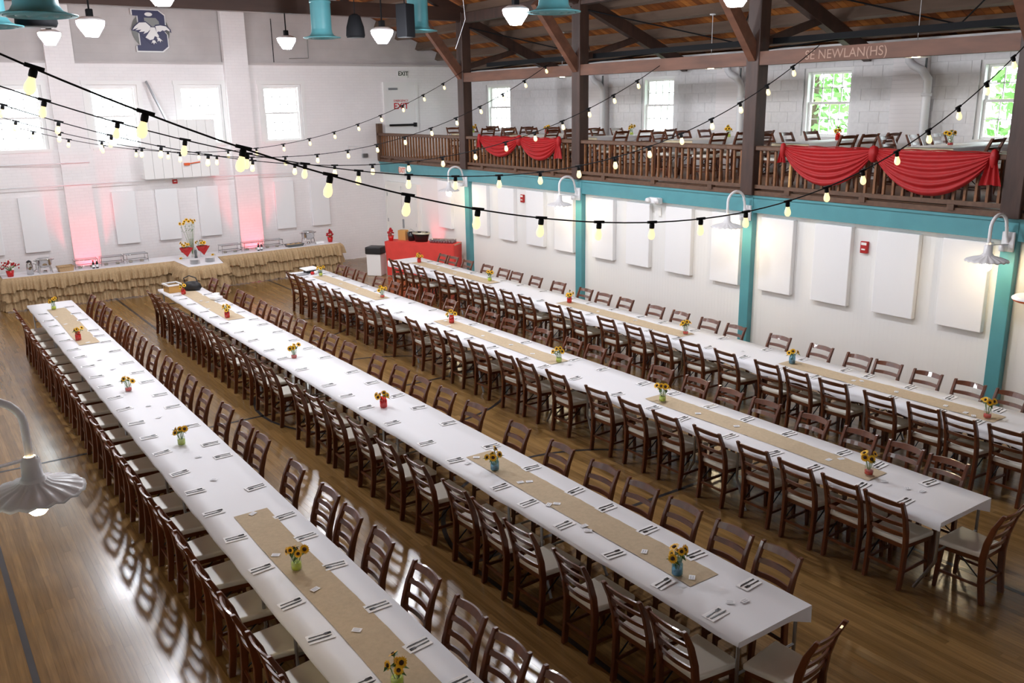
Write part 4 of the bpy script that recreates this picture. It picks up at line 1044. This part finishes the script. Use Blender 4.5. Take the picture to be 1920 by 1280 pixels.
for i, y in enumerate(COLY[:4]):
    hook_lamp((XR-.045, y, 2.46), PI, 'white gooseneck wall lamp on the teal post '+COLN[i])
hook_lamp((XL+.055, 5.3, 2.44), 0, 'large fluted white gooseneck lamp over the open floor, opposite the teal posts')

# ------------------------------------------------------------------ pendants, diffusers, speakers
def pendant(x, y, z, ztop, label):
    t = thing('pendant_light', label, 'pendant light', (x, y, z), 0, 'pendant lights of the hall')
    MB().tube([(0, 0, .2), (0, 0, ztop-z)], .013, 6).build('rod', 'speaker_black', t)
    MB().span((-.045, -.045, .14), (.045, .045, .25)).build('junction_box', 'speaker_black', t, bevel=.01, seg=1)
    MB().lathe([(0, .15), (.12, .14), (.17, .115), (.192, .1), (.192, .085)], (0, 0, 0), 20).build('cap', 'white_enamel', t)
    MB().lathe([(.192, .085), (.19, .05), (.176, .01), (.092, -.118), (.084, -.128), (0, -.128)], (0, 0, 0), 20).build('diffuser', 'lamp_white', t)
PEND = [(2.91, 19.0, 5.64, 'in the row nearest the emblem wall, by the teal duct pair'), (2.78, 14.5, 5.48, 'in front of the emblem wall, second row from it'), (7.48, 19.0, 5.66, 'hanging from the first truss between emblem and exit sign'),
        (7.5, 14.6, 5.5, 'beside the teal duct and black speaker'), (8.02, 11.3, 5.57, 'beside the larger teal duct near the second column'), (8.2, 7.25, 5.46, 'close to the third column'), (2.95, 11.2, 5.6, 'in front of the emblem')]
for x, y, z, w in PEND: pendant(x, y, z, roof_z(x)+.2 if abs(y-19) > .3 else 6.26, 'bright white pendant light '+w)
def diffuser(x, y, z, label):
    t = thing('air_diffuser', label, 'air duct', (x, y, z), 0, 'teal ceiling air ducts')
    MB().tube([(0, 0, .16), (0, 0, roof_z(x)-.02-z)], .2, 20).build('duct', 'teal_duct', t)
    MB().lathe([(.2, .7), (.212, .7), (.212, .66), (.2, .66)], (0, 0, 0), 20).build('duct_band', 'teal_duct', t)
    MB().lathe([(.2, .17), (.208, .1), (.24, .05), (.3, .025), (.37, .012), (.37, 0), (.31, .0)], (0, 0, 0), 28).build('flared_bell', 'teal_duct', t)
    for r in (.3, .2, .1): MB().lathe([(r, .0), (r-.02, -.012), (r-.06, .02), (r-.07, .05)], (0, 0, 0), 24).build('ring', 'teal_pale', t)
for x, y, z, w in ((7.6, 17.4, 5.65, 'beside the black bell speaker'), (8.9, 15.8, 5.7, 'beside the tall black speaker by the first column'), (7.8, 10.1, 5.5, 'near the second column'), (1.48, 10.2, 5.22, 'over the brightest end of the emblem wall'), (1.22, 12.0, 5.25, 'second from the emblem wall on that side')):
    diffuser(x, y, z, 'teal air duct with flared outlet, '+w)
def speaker(x, y, z, s, label, boxy=False):
    t = thing('hanging_speaker', label, 'speaker', (x, y, z), .4, 'black hanging speakers')
    if boxy: MB().prism([(-.14*s, -.14*s), (.14*s, -.14*s), (.11*s, .14*s), (-.11*s, .14*s)], (0, 0, 0), (1, 0, 0), (0, 1, 0), (0, 0, .62*s)).build('cabinet', 'speaker_black', t, bevel=.02, seg=2)
    else: MB().lathe([(0, 0), (.17*s, .0), (.185*s, .04), (.17*s, .2*s), (.11*s, .4*s), (.05*s, .44*s), (0, .44*s)], (0, 0, 0), 20).build('cabinet', 'speaker_black', t)
    MB().tube([(0, 0, .42*s), (0, 0, roof_z(x)+.15-z)], .01, 5).build('hanger', 'speaker_black', t); MB().lathe([(0, -.004), (.15*s, -.004), (.15*s, -.001)], (0, 0, 0), 16).build('grille', 'grey_pot', t)
speaker(8.0, 16.7, 5.62, 1.0, 'black bell-shaped speaker hanging between two teal ducts'); speaker(8.4, 15.4, 5.55, .95, 'tall black box speaker hanging beside the teal duct', True); speaker(1.75, 12.2, 5.28, 1.25, 'large black speaker hanging behind the teal duct over the emblem wall end')
o = MB().tube([(9.55, 15.2, 7.3), (9.56, 15.2, 6.3), (9.6, 15.2, 5.9), (9.45, 15.2, 5.55), (9.36, 15.2, 5.35)], .006, 5).build('hanging_wire', 'pipe_white'); tag(o, 'thin white wire dangling from the roof beside the tall black speaker', 'wire')
def balc_lamp(x, y, label):
    t = thing('balcony_pendant', label, 'pendant light', (x, y, 4.9), 0, 'shallow pendants over the balcony')
    MB().lathe([(0, .1), (.1, .09), (.2, .02), (.215, 0), (.19, .0), (.09, .07), (0, .08)], (0, 0, 0), 20).build('dome', 'white_enamel', t)
    MB().tube([(0, 0, .09), (0, 0, roof_z(x)+.06-4.9)], .006, 5).build('rod', 'pipe_white', t); MB().lathe([(0, -.0), (.06, .0), (.06, .05)], (0, 0, 0), 12).build('lamp', 'globe_warm', t)
    MB().lathe([(0, .02), (.06, .02), (.06, -.0), (0, -.01)], (0, 0, roof_z(x)+.04-4.9), 12).build('ceiling_rose', 'white_enamel', t)
for x, y, w in ((13.3, 12.3, 'in the bay between the two swags'), (13.3, 8.1, 'above the larger red swag'), (13.3, 16.9, 'above the smaller red swag')): balc_lamp(x, y, 'shallow white dome pendant over the balcony '+w)

# ------------------------------------------------------------------ string lights
sock = MB(); sock.lathe([(0, .055), (.018, .055), (.022, .04), (.022, .012), (.017, .004), (0, .004)], (0, 0, 0), 10); sock.box((0, 0, .062), (.1, .02, .022)); sock_me = sock.mesh('socket', 'cable_black')
bulb_me = MB().lathe([(0, -.092), (.012, -.09), (.026, -.077), (.031, -.056), (.029, -.036), (.021, -.012), (.017, .006)], (0, 0, 0), 12).mesh('bulb', 'bulb_warm', smooth_all=True)
WN = ['over the near end of the tables', 'crossing between the third and fourth columns', 'crossing between the second and third columns', 'crossing near the second column', 'ending at the first column']
for i, (y, zm, x0b, xm, kl, kr) in enumerate(((5.6, 3.15, .81, 6.1, .0443, .0557), (8.8, 3.37, 1.32, 6.2, .037, .05), (12.2, 3.35, 1.36, 6.1, .0397, .0444), (15.5, 3.35, 1.88, 6.0, .0394, .0482), (18.9, 3.34, 1.97, 5.7, .046, .0437))):
    xa, xb = XL+.05, XR-.1
    def zf(x): return zm+(kl if x < xm else kr)*(x-xm)**2+.06
    t = thing('string_lights', 'black cable of warm bulbs across the hall '+WN[i], 'string lights', (xm, y, 0), 0, 'string lights across the hall')
    MB().tube([(x-xm, 0, zf(x)+.06) for x in [xa+(xb-xa)*q/60 for q in range(61)]], .0065, 6).build('cable', 'cable_black', t)
    # bulbs every 0.61 m along the cable
    x = x0b
    while x > xa+.7: x -= .61
    while x < xb-.05:
        s = link('socket', sock_me, t, (x-xm, 0, zf(x))); sl = 2*(kl if x < xm else kr)*(x-xm); s.rotation_euler = (0, -math.atan(sl)*.75, 0)
        link('bulb', bulb_me, s)
        x += .61/math.sqrt(1+sl*sl)

# ------------------------------------------------------------------ wall fittings
def fire_box(loc, rz, label):
    t = thing('fire_alarm', label, 'fire alarm', loc, rz, 'red fire alarm boxes')
    MB().span((-.06, -.05, -.09), (.06, 0, .09)).build('box', 'red_box', t, bevel=.006, seg=1); MB().span((-.045, -.053, .035), (.045, -.05, .075)).build('white_label', 'sign_white', t); MB().span((-.03, -.06, -.04), (.03, -.05, -.02)).build('pull_bar', 'sign_white', t)
fire_box((6.07, YF, 2.58), 0, 'red fire alarm box on the brick wall under the wooden backboard'); fire_box((XR+.08, 16.75, 2.2), -PI/2, 'red fire alarm box on the beadboard wall, nearer the red bar'); fire_box((XR+.08, 7.85, 2.12), -PI/2, 'red fire alarm box on the beadboard wall below the larger swag'); fire_box((XB-.02, 18.0, 4.78), -PI/2, 'red fire alarm box high on the balcony wall')
def exit_sign(loc, rz, label, txt, m, w, h):
    t = thing('exit_sign', label, 'exit sign', loc, rz)
    MB().span((-w/2, -.05, -h/2), (w/2, 0, h/2)).build('housing', 'sign_white', t, bevel=.006, seg=1); o = link('lettering', text_mesh(txt, h*.95, m, .002, .003), t, (0, -.053, 0)); o.rotation_euler = (PI/2, 0, 0)
exit_sign((12.8, YF-.02, 5.22), 0, 'small white EXIT sign with dark letters above the emergency door', 'EXIT', 'sign_green', .3, .17); exit_sign((XR-.05, 22.3, 2.58), -PI/2, 'pale EXIT sign with orange letters on the teal beam', 'EXIT', 'sign_orange', .34, .2)
t = thing('emergency_light', 'white emergency light on the teal beam between second and third posts', 'emergency light', (XR-.02, 12.26, 2.5))
MB().span((-.1, -.16, -.06), (0, .16, .06)).build('housing', 'white_enamel', t, bevel=.03, seg=2)
for q in (-1, 1): MB().lathe([(0, .06), (.05, .05), (.055, 0), (0, -.02)], (-.1, q*.12, 0), 12, Matrix.Rotation(-PI/2, 3, 'Y')).build('lamp_head', 'white_enamel', t)
MB().span((.07, -.04, -.3), (.1, .04, -.14)).build('outlet_box', 'cream_door', t)
t = thing('emergency_light', 'small metal junction box with a cable on the wall below the newel post', 'junction box', (11.45, YF, 2.95)); MB().span((-.08, -.08, -.05), (.08, 0, .06)).build('box', 'steel', t); MB().tube([(-.05, -.04, .05), (-.1, -.04, .25), (-.5, -.04, .3), (-.55, -.04, .1)], .012, 6).build('conduit', 'pipe_white', t)
t.name = 'junction_box'
# emblem
def emblem():
    t = thing('school_emblem', 'navy block letter emblem with a white eagle on a grey disc', 'emblem', (5.93, YF+.085, 6.2))
    MB().lathe([(0, -.03), (.44, -.03), (.44, 0)], (0, 0, 0), 40, Matrix.Rotation(PI/2, 3, 'X') @ Matrix.Diagonal((1, 1, -1))).build('disc', 'grey_disc', t)
    def B(sc, y, m, nm, hole=True):
        out = [(-.4, .47), (.2, .47), (.34, .36), (.34, .1), (.28, .02), (.36, -.08), (.36, -.36), (.22, -.47), (-.36, -.47), (-.36, -.34), (-.28, -.34), (-.28, .34), (-.4, .34)]
        mb = MB(); mb.prism([(a*sc[0], b*sc[1]) for a, b in out], (0, y, 0), (1, 0, 0), (0, 0, 1), (0, -.02, 0)); mb.build(nm, m, t)
    B((1.08, 1.06), -.035, 'white_paint', 'letter_outline'); B((1, 1), -.056, 'navy', 'letter')
    MB().prism([(-.14, .3), (.13, .3), (.2, .22), (.2, .1), (-.14, .1)], (0, -.077, 0), (1, 0, 0), (0, 0, 1), (0, -.004, 0)).build('letter_counter', 'grey_disc', t); MB().prism([(-.12, -.24), (.1, -.24), (.18, -.18), (.18, -.1), (-.12, -.1)], (0, -.077, 0), (1, 0, 0), (0, 0, 1), (0, -.004, 0)).build('letter_counter', 'white_paint', t)
    MB().prism([(.09*math.cos(q*PI/8), .38+.045*math.sin(q*PI/8)) for q in range(16)], (-.03, -.077, 0), (1, 0, 0), (0, 0, 1), (0, -.006, 0)).build('white_oval', 'white_paint', t)
    def feather(poly, nm, m='white_paint', y=-.085): MB().prism(poly, (0, y, 0), (1, 0, 0), (0, 0, 1), (0, -.012, 0)).build(nm, m, t)
    feather([(-.47, .0), (-.4, .1), (-.28, .2), (-.12, .22), (.0, .12), (.06, .06), (.1, .14), (.22, .16), (.36, .14), (.46, .04), (.47, -.04), (.38, .02), (.3, -.02), (.22, -.06), (.2, -.2), (.26, -.26), (.1, -.28), (.0, -.34), (-.08, -.28), (-.16, -.2), (-.22, -.12), (-.3, -.06), (-.36, -.02)], 'eagle_outline', 'navy', -.08)
    feather([(-.44, .01), (-.38, .09), (-.27, .18), (-.12, .19), (-.02, .1), (-.04, .02), (-.1, -.04), (-.2, -.08), (-.16, -.02), (-.3, -.04), (-.24, .02), (-.38, .0), (-.3, .06)], 'eagle_wing', y=-.094); feather([(.1, .11), (.22, .13), (.35, .11), (.43, .03), (.43, -.01), (.35, .03), (.3, .0), (.26, .02), (.2, -.02), (.16, -.01), (.12, -.04)], 'eagle_wing', y=-.094)
    feather([(-.02, .08), (.08, .08), (.12, -.04), (.16, -.12), (.14, -.16), (.06, -.12), (.02, -.2), (-.06, -.22), (-.16, -.16), (-.1, -.08), (-.04, .0)], 'eagle_body', y=-.0945); feather([(.1, -.16), (.16, -.16), (.24, -.24), (.2, -.22), (.18, -.27), (.15, -.22), (.11, -.26), (.12, -.2)], 'eagle_talon', y=-.094); feather([(.0, -.22), (.05, -.22), (.09, -.3), (.05, -.27), (.02, -.32), (.0, -.27), (-.04, -.3)], 'eagle_talon', y=-.094)
emblem()
def backboard():
    t = thing('basketball_backboard', 'white plank basketball backboard swung flat against the brick wall', 'backboard', (6.18, YF-.42, 2.66))
    for k_ in range(8): MB().span((-.92+k_*.23+.003, -.03, 0), (-.92+(k_+1)*.23-.003, .02, 1.42)).build('plank', 'white_paint', t, bevel=.004, seg=1)
    m = MB(); m.span((-.92, .02, .15), (.92, .07, .3)); m.span((-.92, .02, 1.1), (.92, .07, 1.25)); m.span((-.9, .07, 0), (-.8, .42, .1)); m.span((.8, .07, 0), (.9, .42, .1)); m.build('back_frame', 'white_paint', t)
    MB().beam((-.55, .32, 2.35), (-.18, .1, 1.3), .1, .03, (1, 0, 0)).build('steel_strut', 'steel', t)
    MB().span((.05, -.1, .3), (.18, -.03, .36)).tube([(.18, -.06, .34), (.45, -.06, .37)], .014, 6).build('rim_bracket', 'rim_orange', t)
backboard()
t = thing('hoop_disc', 'round white disc with an orange rim hanging off the beadboard wall past the fourth post', 'hoop', (11.45, 5.1, 1.85))
MB().lathe([(0, .05), (.2, .045), (.235, .02), (.235, 0)], (0, 0, 0), 28).build('white_cover', 'white_enamel', t); MB().lathe([(.23, 0), (.22, -.02), (.2, -.03), (.18, -.02)], (0, 0, 0), 28).build('orange_rim', 'rim_orange', t)
MB().beam((.2, 0, -.0), (.58, 0, -.0), .12, .02).build('bracket', 'rim_orange', t)

# ------------------------------------------------------------------ balcony tables and chairs
def balcony():
    for i, y in enumerate((7.3, 9.75, 12.35, 15.1, 17.6, 20.3)):
        w = ['sixth from exit door', 'fifth from exit door', 'fourth from exit door', 'third from exit door', 'second from exit door', 'first from exit door'][i]
        xc = 13.55
        t = folding_table_parts(thing('folding_table', 'balcony folding table '+w, 'table', (xc, y, FB), PI/2, 'folding tables on the balcony'), .76, 2.05)
        m = MB(); d = .12
        def fn(u, v):
            k_ = v*4; x = xc-1.035+2.07*u
            if k_ < 1: return (x, y-.388-.01*math.sin(x*9), FB+TZ+.003-d*(1-k_)*(1+.3*math.sin(x*4)))
            if k_ > 3: return (x, y+.388+.01*math.sin(x*7), FB+TZ+.003-d*(k_-3)*(1+.3*math.sin(x*5)))
            return (x, y-.388+.776*(k_-1)/2, FB+TZ+.004)
        m.grid(30, 4, fn); o = m.build('tablecloth', 'cloth_white', None, fixn=False); tag(o, 'white cloth on the balcony table '+w, 'tablecloth', 'white cloths on balcony tables')
        for j, x in enumerate((12.85, 13.5, 14.15)):
            for s in (-1, 1):
                chair(x+random.uniform(-.06, .06), y+s*(.5+random.uniform(0, .08)), FB, (0 if s < 0 else PI)+random.uniform(-.12, .12),
                      'chair %s from railing, %s of balcony table %s' % (ORD[j], 'exit-door side' if s > 0 else 'open side', w), 'ladder-back chairs on the balcony')
        c = ['halfred', 'red', 'green', 'green', 'red', 'green'][i]; vx = [13.2, 13.9, 14.0, 13.9, 13.4, 13.0][i]
        vase(vx, y+.05, FB+TZ+.005, c, 'on the balcony table '+w); bouquet(vx, y+.05, FB+TZ+.005, 5, 'jar on balcony table '+w, 'sunflowers on the balcony')
balcony()

# ------------------------------------------------------------------ red uplights on the pilasters and by the bar
def uplight(x, y, rx, ry, label, e):
    t = thing('uplight', label, 'uplight', (x, y, 0), 0, 'red uplights on the floor')
    MB().span((-.1, -.06, 0), (.1, .06, .1)).build('housing', 'speaker_black', t, bevel=.01, seg=1)
    MB().lathe([(0, .102), (.05, .102), (.05, .1)], (0, 0, 0), 14).build('lens', 'red_ceramic', t)
    L = bpy.data.lights.new('uplight_lamp', 'SPOT'); L.energy = e; L.color = (1, .05, .09); L.spot_size = math.radians(60); L.spot_blend = .8; L.shadow_soft_size = .05
    lo = bpy.data.objects.new('uplight_lamp', L); COL.objects.link(lo); lo.parent = t; lo.location = (0, 0, .13); lo.rotation_euler = (PI+rx, ry, 0)
uplight(3.77, 23.4, -.14, 0, 'red uplight on the floor behind the buffet at the pilaster by the chafing racks', 110)
uplight(7.91, 23.4, -.14, 0, 'red uplight on the floor behind the buffet at the pilaster nearer the bar', 110)
uplight(11.75, 20.75, 0, .18, 'red uplight on the floor behind the red bar', 40)
# ------------------------------------------------------------------ trees outside the balcony windows
def tree(x, y, h, r, label, seed):
    rnd = random.Random(seed); t = thing('tree', label, 'tree', (x, y, 0), 0, 'trees outside the balcony windows')
    MB().tube([(0, 0, 0), (.1, .05, h*.4), (0, 0, h*.8)], [.18, .14, .06], 8).build('trunk', 'tree_bark', t)
    m = MB()
    for k_ in range(1500):
        a, b, c = rnd.uniform(0, 6.28), rnd.uniform(-1, 1), rnd.random()**.4*r
        q = math.sqrt(1-b*b); p = Vector((c*q*math.cos(a), c*q*math.sin(a), h*.72+c*b*.9)); s = rnd.uniform(.08, .16)
        u = Vector((rnd.uniform(-1, 1), rnd.uniform(-1, 1), rnd.uniform(-1, 1))).normalized(); v = u.orthogonal().normalized()
        m.add([p-u*s, p+v*s*.6, p+u*s, p-v*s*.6], [(0, 1, 2, 3)])
    m.build('crown', 'tree_leaf', t, fixn=False)
tree(20, 9.2, 6.6, 2.6, 'leafy green tree outside the window beside the larger swag', 1); tree(19.5, 14.5, 6.8, 2.4, 'leafy green tree outside the window by the drain pipe', 2)
g = MB().span((XB+.35, -10, -.2), (60, 60, -.05)).build('ground', 'grass_ground'); struct(g, 'pale ground outside the hall', 'ground')
